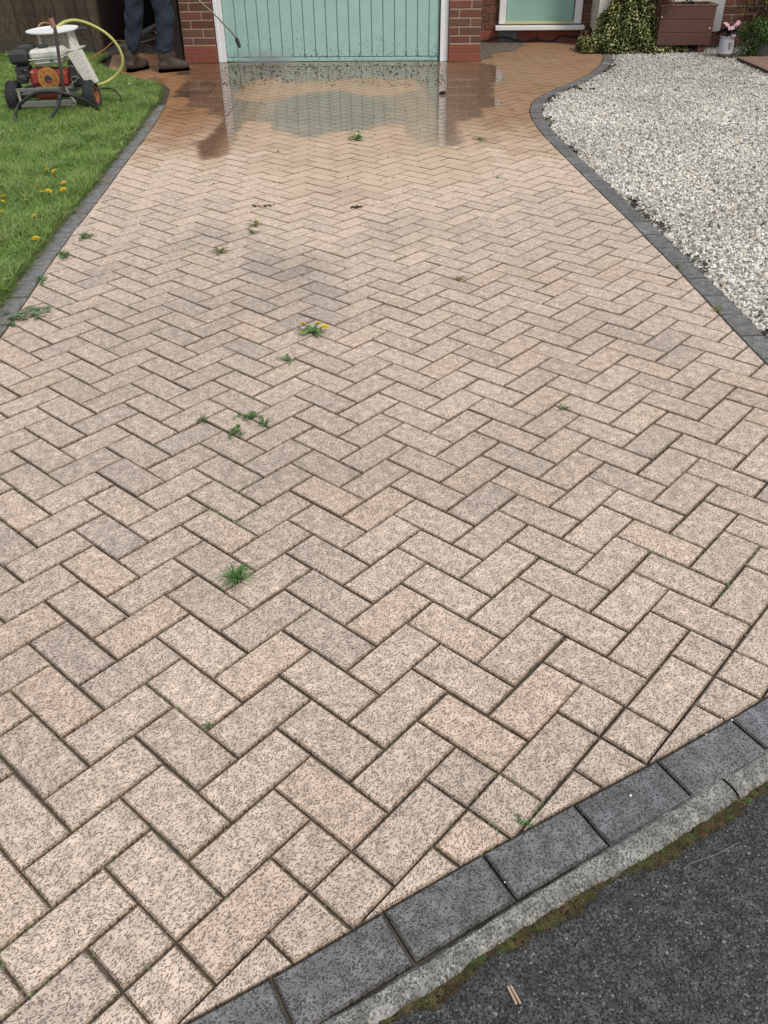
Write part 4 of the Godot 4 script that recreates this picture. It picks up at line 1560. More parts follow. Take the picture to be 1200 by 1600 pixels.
func ivy() -> void:
	var t := thing("ivy_bush", "big mound of variegated ivy spilling between the entrance and the wooden planter", "ivy", Vector3(2.76, 0, -10.42))
	var stems := Geo.new()
	for i in 9:
		var a := R.randf_range(0, TAU)
		var r := R.randf_range(0.08, 0.25)
		stems.tube([Vector3(R.randfn(0, 0.03), R.randf_range(0.6, 0.85), -0.1), Vector3(cos(a) * r * 0.5, 0.45, absf(sin(a)) * r * 0.3), Vector3(cos(a) * r, 0.05, sin(a) * r * 0.5)], [0.006, 0.005, 0.003], 5, false)
	part(t, "stem", stems, mat("ivy_stem", lin(0.06, 0.04, 0.025), 0.9))
	# the dark heart of the mound: old leaves and stems packed together
	var heart := Geo.new()
	heart.ball(Vector3(0.02, 0.08, -0.04), Vector3(0.30, 0.26, 0.15), 14, 8)
	heart.ball(Vector3(0.0, 0.4, -0.1), Vector3(0.07, 0.4, 0.05), 12, 8)
	part(t, "dense_foliage", heart, mottle(mat("ivy_depths", Color.WHITE, 0.9), Vector3(12, 12, 12), 0.06, lin(0.16, 0.19, 0.07), lin(0.36, 0.39, 0.16), 502, 3.0))
	var where := []
	var tints := []
	for i in 15000:
		# over the skin of a heap that narrows upwards
		var h := R.randf() ** 1.3 * 0.85
		var w: float = lerpf(0.45, 0.115, smoothstep(0.0, 0.75, h))
		var a := R.randf() * TAU
		var rad := w * (1.0 - absf(R.randfn(0, 0.12)))
		rad *= 1.0 + 0.18 * sin(a * 3.0 + h * 9.0) + 0.1 * sin(a * 7.0 - h * 17.0)
		var q := Vector3(cos(a) * rad * 1.04 + 0.02, h, sin(a) * rad * 0.62)
		if R.randf() < 0.16:
			# the skirt that creeps over the edging to the left
			q = Vector3(-0.24 - R.randf() * 0.32, absf(R.randfn(0, 0.06)) + 0.01, R.randf_range(-0.15, 0.22))
		elif R.randf() < 0.08:
			q = Vector3(R.randf_range(0.3, 0.56), absf(R.randfn(0, 0.06)) + 0.01, R.randf_range(0.0, 0.22))
		if q.z < -0.16:
			q.z = -0.16
		var s := R.randf_range(0.013, 0.022)
		var b := Basis(Vector3.UP, PI / 2 - a + R.randfn(0, 0.6)) * Basis(Vector3.RIGHT, R.randf_range(-0.3, 1.2)) * Basis(Vector3.BACK, R.randfn(0, 0.8))
		where.append(Transform3D(b.scaled(Vector3(s, s, s)), q))
		var c := Color(0.29, 0.33, 0.12)
		var r := R.randf()
		if r < 0.4:
			c = Color(0.42, 0.44, 0.19)
		elif r < 0.5:
			c = Color(0.16, 0.22, 0.07)
		elif r < 0.6:
			c = Color(0.52, 0.52, 0.27)
		tints.append(c * R.randf_range(1.0, 1.5))
	many(t, "leaves", leaf_mesh(leaf_material("ivy_leaf", 0.4), 0.85, 0.15), where, tints)


func planter() -> void:
	var wood := mottle(mat("red_brown_stain", Color.WHITE, 0.6), Vector3(1.2, 9, 1.2), 0.03, lin(0.075, 0.030, 0.020), lin(0.128, 0.054, 0.036), 511, 0.12)
	var t := thing("wooden_planter", "square red-brown boarded planter standing against the white wall", "planter", Vector3(3.265, 0, -10.36), -0.075)
	var w := 0.56
	var d := 0.34
	for i in 3:
		var h := 0.116
		var y := 0.07 + 0.058 + i * 0.118
		for s: float in [-1.0, 1.0]:
			var f := Geo.new()
			var k := R.randf_range(0.88, 1.12)
			f.col = Color(k, k, k)
			f.box(Vector3(0, y, s * d * 0.5), Vector3(w, h, 0.022), 0.004)
			part(t, "board", f, wood)
			var e := Geo.new()
			e.col = f.col
			e.box(Vector3(s * (w * 0.5 - 0.011), y, 0), Vector3(0.022, h, d - 0.026), 0.004)
			part(t, "board", e, wood)
	var rim := Geo.new()
	for s: float in [-1.0, 1.0]:
		rim.box(Vector3(0, 0.432, s * (d * 0.5 - 0.012)), Vector3(w + 0.03, 0.02, 0.05), 0.004)
		rim.box(Vector3(s * (w * 0.5 - 0.01), 0.4315, 0), Vector3(0.05, 0.02, d - 0.08), 0.004)
	part(t, "rim", rim, wood)
	for x: float in [-0.2, 0.2]:
		for z: float in [-0.12, 0.13]:
			var f := Geo.new()
			f.box(Vector3(x, 0.034, z), Vector3(0.075, 0.068, 0.06), 0.004)
			part(t, "foot", f, wood)
	var soil := Geo.new()
	soil.box(Vector3(0, 0.385, 0), Vector3(w - 0.05, 0.02, d - 0.04))
	part(t, "soil", soil, mottle(mat("potting_soil", Color.WHITE, 1.0), Vector3(8, 8, 8), 0.05, lin(0.02, 0.014, 0.01), lin(0.06, 0.045, 0.03), 512, 1.0))
	var knob := mat("pale_snail", lin(0.55, 0.5, 0.42), 0.5)
	for q in [Vector3(-0.262, 0.33, 0.186), Vector3(0.245, 0.225, 0.186)]:
		var k := Geo.new()
		k.ball(q, Vector3(0.010, 0.010, 0.007), 8, 5)
		part(t, "cap", k, knob)
	# what grows in it
	var pansy := thing("purple_pansy", "dark leaved pansy with a violet flower in the wooden planter", "flower", Vector3(3.28, 0.395, -10.33))
	var where := []
	var tints := []
	for i in 170:
		var a := R.randf() * TAU
		var r := R.randf() ** 0.6
		var s := R.randf_range(0.012, 0.022)
		where.append(Transform3D((Basis(Vector3.UP, a) * Basis(Vector3.RIGHT, R.randf_range(-0.2, 0.8))).scaled(Vector3(s, s, s)), Vector3(cos(a) * r * 0.12, R.randf() * 0.085 * (1.1 - r) + 0.01, sin(a) * r * 0.1)))
		tints.append(Color(0.035, 0.075, 0.03) * R.randf_range(0.6, 1.7))
	many(pansy, "leaves", leaf_mesh(leaf_material("pansy_leaf"), 0.6), where, tints)
	for f in [[Vector3(0.0, 0.1, 0.05), Color(0.09, 0.035, 0.42)], [Vector3(0.075, 0.125, 0.02), Color(0.09, 0.035, 0.4)], [Vector3(-0.07, 0.14, -0.02), Color(0.42, 0.3, 0.55)]]:
		blossom(pansy, "flower", f[0], 0.028, f[1], 5)
	var stake := Geo.new()
	stake.tube([Vector3(3.135, 0.39, -10.36), Vector3(3.13, 0.95, -10.36)], 0.0085, 10)
	tag(part(self, "metal_stake", stake, mat("grey_steel", lin(0.35, 0.38, 0.41), 0.35, 0.7)), "upright grey metal stake in the left half of the planter", "stake")
	# dry strands hanging over the left corner
	var dry := thing("dried_grass", "clump of dry reddish grass hanging over the left corner of the planter", "grass", Vector3(2.97, 0.42, -10.28))
	var st := mat("dry_reddish_strands", Color.WHITE, 0.8)
	for b in 4:
		var g := Geo.new()
		for i in 45:
			var a := R.randf() * TAU
			var k := R.randf_range(0.5, 1.5)
			g.col = Color(0.085, 0.035, 0.018) * k
			var r := R.randf_range(0.03, 0.11)
			var top := Vector3(R.randfn(0.02, 0.03), R.randf_range(0.0, 0.12), R.randfn(0, 0.03))
			g.tube([top, top + Vector3(cos(a) * r * 0.6, R.randf_range(0.03, 0.12), sin(a) * r * 0.6), top + Vector3(cos(a) * r - 0.01, -R.randf_range(0.05, 0.24), sin(a) * r + 0.03)], [0.0022, 0.002, 0.001], 3, false)
		part(dry, "strands", g, st).set_meta("kind", "stuff")


# a flower of rounded petals facing up and out
func blossom(parent: Node, called: String, at: Vector3, r: float, c: Color, petals: int) -> void:
	var g := Geo.new()
	g.xf = Transform3D(Basis(Vector3.RIGHT, R.randf_range(0.5, 1.0)) * Basis(Vector3.UP, R.randf() * TAU), at)
	for i in petals:
		var a := TAU * i / petals
		var d := Vector3(cos(a), 0, sin(a))
		var s := Vector3(-sin(a), 0, cos(a))
		var k := R.randf_range(0.8, 1.2)
		g.col = c * k
		var m := d * r * 0.6 + Vector3.UP * r * 0.22
		var tip := d * r * 1.05 + Vector3.UP * r * 0.1
		g.tri(Vector3.ZERO, m + s * r * 0.42, m - s * r * 0.42)
		g.tri(m - s * r * 0.42, m + s * r * 0.42, tip)
	g.col = Color(0.6, 0.42, 0.05)
	g.ball(Vector3.UP * r * 0.08, Vector3.ONE * r * 0.13, 6, 4)
	if not M.has("petal"):
		leaf_material("petal", 0.6)
	part(parent, called, g, M["petal"])


func flower_pot() -> void:
	var t := thing("ceramic_pot", "pale grey glazed pot with a brown flower motif on the gravel", "pot", Vector3(3.6, 0, -9.87))
	var glaze := mottle(mat("pale_glaze", Color.WHITE, 0.25), Vector3(5, 5, 5), 0.02, lin(0.40, 0.39, 0.42), lin(0.47, 0.46, 0.49), 521)
	var b := Geo.new()
	b.lathe([Vector2(0.0, 0.022), Vector2(0.066, 0.022), Vector2(0.072, 0.03), Vector2(0.0745, 0.09), Vector2(0.073, 0.15), Vector2(0.069, 0.168), Vector2(0.0745, 0.174), Vector2(0.0755, 0.186), Vector2(0.073, 0.19), Vector2(0.066, 0.188), Vector2(0.063, 0.165), Vector2(0.0, 0.165)], 36)
	part(t, "pot_body", b, glaze)
	var band := Geo.new()
	band.lathe([Vector2(0.0730, 0.040), Vector2(0.0748, 0.041), Vector2(0.0749, 0.045), Vector2(0.0732, 0.046)], 36)
	part(t, "glazed_band", band, mat("white_glaze", lin(0.6, 0.6, 0.62), 0.25))
	var foot := Geo.new()
	foot.lathe([Vector2(0, 0.001), Vector2(0.068, 0.001), Vector2(0.074, 0.006), Vector2(0.074, 0.02), Vector2(0.068, 0.0235)], 30)
	part(t, "saucer", foot, mat("brown_saucer", lin(0.10, 0.045, 0.035), 0.6))
	# flower motif: petals and stem in brown glaze, laid on the curve of the pot
	var motif := Geo.new()
	var face := atan2(0.012, 0.075)
	for i in 6:
		var a := TAU * i / 6.0 + 0.4
		motif_oval(motif, face, Vector2(cos(a) * 0.017, 0.115 + sin(a) * 0.017), Vector2(0.0095, 0.0065), a)
	motif_oval(motif, face, Vector2(0, 0.08), Vector2(0.022, 0.002), PI / 2)
	motif_oval(motif, face, Vector2(0.010, 0.083), Vector2(0.010, 0.003), 0.7)
	motif_oval(motif, face, Vector2(-0.010, 0.086), Vector2(0.010, 0.003), 2.5)
	part(t, "flower_motif", motif, mat("brown_glaze", lin(0.11, 0.065, 0.06), 0.3))
	var cyc := thing("pink_cyclamen", "pink and white flowers over dark leaves in the grey glazed pot", "flower", Vector3(3.6, 0.17, -9.87))
	var where := []
	var tints := []
	for i in 110:
		var a := R.randf() * TAU
		var r := R.randf() ** 0.6 * 0.105
		var s := R.randf_range(0.016, 0.027)
		where.append(Transform3D((Basis(Vector3.UP, PI / 2 - a) * Basis(Vector3.RIGHT, R.randf_range(0.0, 1.0))).scaled(Vector3(s, s, s)), Vector3(cos(a) * r, 0.075 - r * 0.5 + R.randf() * 0.03, sin(a) * r)))
		tints.append(Color(0.018, 0.032, 0.022) * R.randf_range(0.5, 2.0))
	many(cyc, "leaves", leaf_mesh(leaf_material("cyclamen_leaf"), 0.8), where, tints)
	for q in [Vector3(-0.045, 0.115, 0.055), Vector3(-0.025, 0.09, 0.075), Vector3(0.005, 0.095, 0.07), Vector3(0.035, 0.115, 0.06), Vector3(0.065, 0.14, 0.04), Vector3(0.05, 0.125, 0.06), Vector3(0.02, 0.03, 0.085), Vector3(0.035, 0.035, 0.08), Vector3(-0.06, 0.13, 0.03)]:
		blossom(cyc, "flower", q, 0.023, Color(0.72, 0.42, 0.52) if R.randf() < 0.6 else Color(0.78, 0.66, 0.72), 5)


func motif_oval(g: Geo, face: float, c: Vector2, r: Vector2, turn: float) -> void:
	var pts := []
	for i in 12:
		var a := TAU * i / 12.0
		var q := c + Vector2(cos(a) * r.x, sin(a) * r.y).rotated(turn)
		var t := face + q.x / 0.074
		pts.append(Vector3(sin(t) * 0.0757, q.y, cos(t) * 0.0757))
	var t0 := face + c.x / 0.074
	var mid := Vector3(sin(t0) * 0.0757, c.y, cos(t0) * 0.0757)
	for i in 12:
		g.tri(mid, pts[i], pts[(i + 1) % 12])


func green_plant() -> void:
	var t := thing("green_leafy_plant", "bright green leafy plant in a round grey pot beside the doormat", "plant", Vector3(3.97, 0, -9.86))
	var pot := Geo.new()
	pot.lathe([Vector2(0, 0.002), Vector2(0.075, 0.002), Vector2(0.095, 0.11), Vector2(0.10, 0.115), Vector2(0.10, 0.13), Vector2(0.09, 0.13), Vector2(0.085, 0.11), Vector2(0, 0.11)], 24)
	part(t, "pot", pot, mottle(mat("old_stone_pot", Color.WHITE, 0.9), Vector3(9, 3, 9), 0.04, lin(0.07, 0.075, 0.06), lin(0.17, 0.17, 0.15), 531, 0.3))
	var stem := Geo.new()
	for i in 14:
		var a := R.randf() * TAU
		stem.tube([Vector3(0, 0.1, 0), Vector3(cos(a) * 0.07, 0.22, sin(a) * 0.07), Vector3(cos(a) * 0.18, 0.30, sin(a) * 0.16)], [0.004, 0.0035, 0.002], 4, false)
	part(t, "stem", stem, mat("green_stem", lin(0.06, 0.09, 0.03), 0.7))
	var where := []
	var tints := []
	for i in 2400:
		var a := R.randf() * TAU
		var e := acos(R.randf_range(-0.5, 1.0))
		var r := R.randf_range(0.75, 1.0) * (1.0 + 0.2 * sin(a * 4.0 + e * 5.0))
		var q := Vector3(cos(a) * sin(e) * 0.235 * r, 0.19 + cos(e) * 0.16 * r, sin(a) * sin(e) * 0.2 * r)
		if R.randf() < 0.16:
			q = Vector3(-0.15 + R.randfn(0, 0.05), absf(R.randfn(0.06, 0.05)), 0.05 + R.randfn(0, 0.04))
		var s := R.randf_range(0.011, 0.021)
		where.append(Transform3D((Basis(Vector3.UP, PI / 2 - a + R.randfn(0, 0.6)) * Basis(Vector3.RIGHT, R.randf_range(-0.3, 1.1))).scaled(Vector3(s, s, s)), q))
		var c := Color(0.2, 0.36, 0.10) if R.randf() < 0.6 else Color(0.34, 0.5, 0.18)
		tints.append(c * R.randf_range(0.55, 1.25))
	many(t, "leaves", leaf_mesh(leaf_material("fresh_leaf"), 0.45), where, tints)


func golden_shrub() -> void:
	var t := thing("golden_shrub", "tall shrub with yellow leaf tips behind the green leafy plant", "shrub", Vector3(4.12, 0, -10.2))
	var stem := Geo.new()
	for i in 16:
		var a := R.randf() * TAU
		stem.tube([Vector3(R.randfn(0, 0.05), 0, R.randfn(0, 0.05)), Vector3(cos(a) * 0.1, 0.4, sin(a) * 0.08), Vector3(cos(a) * 0.25, 0.95, sin(a) * 0.2)], [0.011, 0.008, 0.003], 5, false)
	part(t, "stem", stem, M["shrub_stem"])
	var where := []
	var tints := []
	var gold := []
	var gold_tints := []
	for i in 2600:
		var h := R.randf_range(0.05, 1.15)
		var a := R.randf() * TAU
		var w: float = 0.33 * smoothstep(-0.1, 0.5, h)
		var rad := w * sqrt(R.randf_range(0.3, 1.0)) * (1.0 + 0.25 * sin(a * 3.0 + h * 11.0))
		var q := Vector3(cos(a) * rad, h, sin(a) * rad * 0.85)
		var s := R.randf_range(0.011, 0.022)
		var b := (Basis(Vector3.UP, PI / 2 - a + R.randfn(0, 0.5)) * Basis(Vector3.RIGHT, R.randf_range(-0.4, 0.9))).scaled(Vector3(s, s, s))
		var clump := sin(a * 5.0 + 1.0) * sin(h * 14.0) + 0.5 * sin(a * 2.0 - h * 6.0)
		if h > 0.33 and rad > w * 0.72 and clump > 0.15:
			gold.append(Transform3D(b, q))
			gold_tints.append((Color(0.62, 0.45, 0.04) if R.randf() < 0.6 else Color(0.5, 0.46, 0.07)) * R.randf_range(0.6, 1.2))
		else:
			where.append(Transform3D(b, q))
			tints.append(Color(0.05, 0.085, 0.025) * R.randf_range(0.5, 1.7))
	many(t, "leaves", leaf_mesh(leaf_material("dark_leaf"), 0.4), where, tints)
	many(t, "golden_leaves", leaf_mesh(leaf_material("golden_leaf"), 0.4), gold, gold_tints)


func door_mat() -> void:
	var t := thing("doormat", "reddish ribbed mat lying on the gravel by the green leafy plant", "mat", Vector3(3.63, 0.0, -9.6))
	var m := mottle(mat("red_brown_ribs", Color.WHITE, 0.9), Vector3(6, 6, 1.5), 0.05, lin(0.21, 0.12, 0.095), lin(0.36, 0.24, 0.2), 541, 0.2)
	var base := Geo.new()
	base.box(Vector3(0.45, 0.012, 0.42), Vector3(0.9, 0.012, 0.86), 0.004)
	part(t, "backing", base, mat("dark_backing", lin(0.03, 0.025, 0.022), 0.9))
	for i in 30:
		var g := Geo.new()
		var k := R.randf_range(0.8, 1.15)
		g.col = Color(k, k, k)
		g.box(Vector3(0.016 + 0.03 * i, 0.024 + R.randf() * 0.002, 0.42), Vector3(0.026, 0.014, 0.85), 0.005)
		part(t, "rib", g, m)


# ---------------------------------------------------------------- weeds, daisies and dandelions
func rosette(t: Node, leaves: int, long: float, wide: float, upright: float, c: Color, round_tip := 0.5) -> void:
	if not M.has("weed"):
		leaf_material("weed", 0.6)
	for i in leaves:
		var g := Geo.new()
		var a := TAU * i / leaves + R.randfn(0, 0.35)
		var d := Vector3(cos(a), 0, sin(a))
		var s := Vector3(-sin(a), 0, cos(a))
		var l := long * R.randf_range(0.55, 1.15)
		var h := l * upright * R.randf_range(0.5, 1.2)
		var k := R.randf_range(0.65, 1.3)
		g.col = c * k
		var row := []
		for j in 5:
			var f := j / 4.0
			var w: float = wide * [0.35, 0.8, 1.0, 0.75 + 0.2 * round_tip, 0.08 + 0.3 * round_tip][j]
			if j == 2 and round_tip < 0.3:
				w *= 0.6
			var p := d * l * f + Vector3.UP * (h * sin(f * 2.2) + 0.003)
			row.append([p - s * w * 0.5, p + Vector3.UP * -0.06 * wide, p + s * w * 0.5])
		for j in 4:
			for e in 2:
				g.quad(row[j][e], row[j][e + 1], row[j + 1][e + 1], row[j + 1][e])
		part(t, "leaf", g, M["weed"])


# a low cushion of many small rounded leaves, as chickweed and pearlwort make
func leafy_patch(t: Node, leaves: int, r: float, leaf: float, c: Color) -> void:
	if not M.has("weed"):
		leaf_material("weed", 0.6)
	var g := Geo.new()
	var st := Geo.new()
	st.col = c * 0.6
	var arms := []
	for i in 5:
		var a := R.randf() * TAU
		var e := Vector3(cos(a), 0, sin(a)) * r * R.randf_range(0.5, 1.1) + Vector3.UP * 0.006
		arms.append(e)
		st.tube([Vector3.ZERO, e * 0.5 + Vector3.UP * r * 0.12, e], [0.0014, 0.0012, 0.0008], 4, false)
	for i in leaves:
		var arm: Vector3 = arms[R.randi() % 5]
		var f := R.randf()
		var at := arm * f + Vector3(R.randfn(0, r * 0.13), R.randf_range(0.002, 0.006) + r * 0.3 * R.randf() * (1.0 - f), R.randfn(0, r * 0.13))
		var b := Basis.from_euler(Vector3(R.randfn(0, 0.5), R.randf() * TAU, R.randfn(0, 0.4))) * (leaf * R.randf_range(0.6, 1.3))
		g.col = c * R.randf_range(0.55, 1.45)
		var o := [Vector3(-1, 0.1, 0), Vector3(-0.4, 0.25, 0.62), Vector3(0.5, 0.2, 0.6), Vector3(1.15, 0, 0), Vector3(0.5, 0.2, -0.6), Vector3(-0.4, 0.25, -0.62)]
		for k in 6:
			g.tri(at, at + b * (o[k] as Vector3), at + b * (o[(k + 1) % 6] as Vector3))
	part(t, "leaves", g, M["weed"]).set_meta("kind", "stuff")
	part(t, "stem", st, M["weed"])


func grass_weed(t: Node, blades: int, tall: float, c: Color) -> void:
	if not M.has("weed"):
		leaf_material("weed", 0.6)
	for i in blades:
		var g := Geo.new()
		g.col = c * R.randf_range(0.6, 1.35)
		var a := R.randf() * TAU
		var d := Vector3(cos(a), 0, sin(a))
		var s := Vector3(-sin(a), 0, cos(a)) * 0.0021
		var h := tall * R.randf_range(0.4, 1.0)
		var out := tall * R.randf_range(0.3, 1.1)
		var root := d * 0.004
		var p1 := root + d * out * 0.3 + Vector3.UP * h * 0.6
		var p2 := root + d * out * 0.7 + Vector3.UP * h * 0.8
		var p3 := root + d * out * 1.1 + Vector3.UP * h * 0.55
		g.quad(root - s, root + s, p1 + s, p1 - s)
		g.quad(p1 - s, p1 + s, p2 + s * 0.7, p2 - s * 0.7)
		g.tri(p2 - s * 0.7, p2 + s * 0.7, p3)
		part(t, "blade", g, M["weed"])


func flower_head(t: Node, at: Vector3, r: float, c: Color, petals: int, heart: Color) -> void:
	if not M.has("petal"):
		leaf_material("petal", 0.6)
	var g := Geo.new()
	g.xf = Transform3D(Basis.from_euler(Vector3(R.randfn(0.15, 0.25), R.randf() * TAU, R.randfn(0, 0.2))), at)
	for ring in 3:
		for i in petals:
			var a := TAU * (i + ring * 0.37) / petals
			var d := Vector3(cos(a), 0, sin(a))
			var s := Vector3(-sin(a), 0, cos(a)) * r * 1.7 / petals
			g.col = c * R.randf_range(0.8, 1.15)
			var l := r * (1.0 - 0.28 * ring)
			var lift := Vector3.UP * r * (0.16 + 0.16 * ring)
			g.quad(Vector3.UP * r * 0.05 - s * 0.3, Vector3.UP * r * 0.05 + s * 0.3, d * l + lift + s, d * l + lift - s)
	g.col = heart
	g.ball(Vector3.UP * r * 0.2, Vector3(r * 0.3, r * 0.2, r * 0.3), 8, 4)
	part(t, "flower_head", g, M["petal"])
	var st := Geo.new()
	st.col = Color(0.1, 0.14, 0.04)
	st.tube([Vector3(at.x * 0.6, 0, at.z * 0.6), at * 0.6 + Vector3(0, at.y * 0.1, 0), at], [0.0022, 0.002, 0.0016], 5, false)
	part(t, "stem", st, M["weed"])


func make_weeds() -> void:
	R.seed = 601
	var t: Node3D
	t = thing("grass_tuft", "large grass tuft growing from a joint in the near half of the driveway", "weed", Vector3(-0.362, 0, -1.585))
	grass_weed(t, 46, 0.052, Color(0.12, 0.24, 0.06))
	t = thing("dandelion_plant", "dandelion with three yellow flowers growing alone amid the driveway blocks", "dandelion", Vector3(-0.262, 0, -3.06))
	rosette(t, 12, 0.07, 0.017, 0.25, Color(0.14, 0.27, 0.07), 0.2)
	for q in [Vector3(-0.035, 0.035, 0.0), Vector3(0.025, 0.04, 0.012), Vector3(0.05, 0.03, 0.02)]:
		flower_head(t, q, 0.017, Color(0.82, 0.62, 0.02), 18, Color(0.7, 0.45, 0.01))
	var spots := [
		[Vector2(-0.337, -2.813), 9, 0.035, 0.02, "small dark green weed just below the dandelion on the driveway"],
		[Vector2(-0.413, -2.40), 12, 0.045, 0.026, "round leaved weed, farthest of the close trio in mid driveway"],
		[Vector2(-0.468, -2.302), 11, 0.04, 0.024, "low green weed, leftmost and nearest of the close trio in mid driveway"],
		[Vector2(-0.572, -2.391), 6, 0.03, 0.016, "thin little weed left of the close trio in mid driveway"],
		[Vector2(-1.476, -4.259), 14, 0.05, 0.03, "dark weed by the left edging, level with the lawn dandelion nearest us"],
		[Vector2(-1.5, -3.995), 14, 0.06, 0.03, "spreading dark weed at a notch in the left edging of grey blocks"],
		[Vector2(-1.493, -3.66), 12, 0.045, 0.026, "weed at the left edging between the pale clover and the spreading weed"],
		[Vector2(0.712, -6.236), 12, 0.06, 0.02, "dark flat weed right of the white reflection on the wet blocks"],
		[Vector2(-0.643, -4.285), 8, 0.035, 0.018, "little weed between the two withered weeds on the left of the driveway"],
		[Vector2(0.584, -2.418), 6, 0.025, 0.014, "tiny weed in a joint right of centre in mid driveway"],
		[Vector2(0.234, -0.905), 9, 0.017, 0.010, "tiny green seedling where pink blocks meet the charcoal kerb row"],
		[Vector2(-0.36, -1.139), 6, 0.014, 0.008, "tiny seedling in a joint at the lower left of the driveway"],
		[Vector2(1.318, -3.692), 9, 0.03, 0.018, "small weed squeezed against the right hand charcoal edging"],
		[Vector2(1.345, -3.2), 8, 0.035, 0.018, "yellowish weed at the right hand edging, nearest to us there"],
		[Vector2(-1.462, -3.17), 9, 0.04, 0.02, "yellow green weed at the left edging just nearer than the pale clover"]]
	for s in spots:
		t = thing("small_weed", s[4], "weed", Vector3(s[0].x, 0, s[0].y), 0.0, "weeds growing in the driveway joints")
		leafy_patch(t, int(s[1]) * 5, s[2] * 1.1, s[3] * 0.24, Color(0.13, 0.225, 0.08) if s[0].x < 1.3 else Color(0.18, 0.21, 0.06))
	t = thing("small_weed", "short grassy weed, nearest of the close trio on its right side", "weed", Vector3(-0.373, 0, -2.343), 0.0, "weeds growing in the driveway joints")
	grass_weed(t, 18, 0.035, Color(0.09, 0.19, 0.045))
	t = thing("clover_patch", "pale grey green clover patch at the left edging near the picture edge", "weed", Vector3(-1.43, 0, -3.276))
	for i in 26:
		var a := R.randf() * TAU
		var r := sqrt(R.randf()) * 0.075
		var g := Geo.new()
		g.xf = Transform3D(Basis(Vector3.UP, R.randf() * TAU), Vector3(cos(a) * r * 1.3, 0.012 + R.randf() * 0.012, sin(a) * r * 0.8))
		g.col = Color(0.2, 0.27, 0.15) * R.randf_range(0.6, 1.2)
		for k in 3:
			var b := TAU * k / 3.0
			g.ball(Vector3(cos(b), 0, sin(b)) * 0.009, Vector3(0.009, 0.002, 0.009), 7, 4)
		part(t, "leaf", g, M["weed"])
	t = thing("sow_thistle", "bright green upright weed standing in the washed blocks near the garage", "weed", Vector3(-0.143, 0, -6.32))
	rosette(t, 10, 0.075, 0.028, 0.35, Color(0.14, 0.28, 0.07), 0.4)
	rosette(t, 5, 0.05, 0.018, 1.3, Color(0.16, 0.32, 0.08), 0.4)
	for q in [[Vector2(-0.76, -4.0), "withered yellowish weed with a flower bud on the left of the driveway"], [Vector2(-0.64, -4.42), "withered weed with a small yellow flower, farther of the withered pair"]]:
		t = thing("withered_weed", q[1], "weed", Vector3(q[0].x, 0, q[0].y), 0.0, "withered weeds left of centre")
		rosette(t, 9, 0.055, 0.014, 0.2, Color(0.16, 0.17, 0.05), 0.2)
		flower_head(t, Vector3(0.02, 0.018, -0.01), 0.011, Color(0.6, 0.5, 0.1), 12, Color(0.5, 0.35, 0.02))
	t = thing("withered_weed", "small browned weed alone right of centre on the dry blocks", "weed", Vector3(0.343, 0, -3.595), 0.0, "withered weeds left of centre")
	t.set_meta("group", "")
	t.remove_meta("group")
	rosette(t, 8, 0.035, 0.012, 0.3, Color(0.2, 0.16, 0.06), 0.2)
	for q in [[Vector2(-0.63, -4.76), "row of dead brown moss on the blocks, left of the two moss lumps"], [Vector2(-0.121, -4.695), "dead brown moss lump, right of the row of dead moss"]]:
		t = thing("dead_moss_lump", q[1], "moss", Vector3(q[0].x, 0, q[0].y))
		for i in 9:
			var g := Geo.new()
			g.xf = Transform3D(Basis(Vector3.UP, R.randf() * TAU).scaled(Vector3.ONE * R.randf_range(0.004, 0.009)), Vector3((i - 4) * (0.014 if q[0].x < -0.5 else 0.007), 0.004, R.randfn(0, 0.007)))
			g.col = Color(0.06, 0.048, 0.03)
			rough_stone(g, 0.4)
			part(t, "clump", g, M["verge_soil"])
	# dark clods left by the washing
	for q in [[Vector2(0.572, -8.017), 0.035, "dark wet clod on the reflection of the white door frame"], [Vector2(1.77, -8.12), 0.018, "left of two small dark clods beside the curved edging"], [Vector2(1.865, -8.11), 0.02, "right of two small dark clods beside the curved edging"]]:
		t = thing("soil_clod", q[2], "clod", Vector3(q[0].x, 0, q[0].y))
		for i in 4:
			var g := Geo.new()
			g.col = Color(0.02, 0.016, 0.012)
			g.xf = Transform3D(Basis.from_euler(Vector3(R.randf(), R.randf() * TAU, 0)).scaled(Vector3(1.2, 0.75, 0.9) * q[1] * R.randf_range(0.35, 0.75)), Vector3(R.randfn(0, q[1] * 0.35), q[1] * 0.25, R.randfn(0, q[1] * 0.3)))
			rough_stone(g, 0.35)
			part(t, "lump", g, M["verge_soil"])
	# the lawn's flowers
	var yellow := [
		[Vector2(-1.996, -5.417), "left of the close farthest pair of lawn dandelions"], [Vector2(-1.955, -5.387), "right of the close farthest pair of lawn dandelions"],
		[Vector2(-1.95, -5.055), "small flat dandelion between the farthest pair and the middle pair"], [Vector2(-1.806, -5.114), "upper of two dandelions on the right of the lawn group"],
		[Vector2(-1.762, -4.963), "lower of two dandelions on the right of the lawn group"], [Vector2(-1.877, -4.918), "left of the touching middle pair of lawn dandelions"],
		[Vector2(-1.845, -4.929), "right of the touching middle pair of lawn dandelions"], [Vector2(-2.054, -4.852), "full dandelion close to the left picture edge"],
		[Vector2(-2.035, -4.751), "small dandelion just below the full one at the left picture edge"], [Vector2(-1.913, -4.769), "single dandelion left of and below the middle pair"],
		[Vector2(-1.978, -4.56), "dandelion cut by the left picture edge, lowest there"], [Vector2(-1.785, -4.47), "faint half open dandelion in the lower middle of the lawn"],
		[Vector2(-1.659, -4.084), "bright dandelion by itself, nearest to us and to the edging"]]
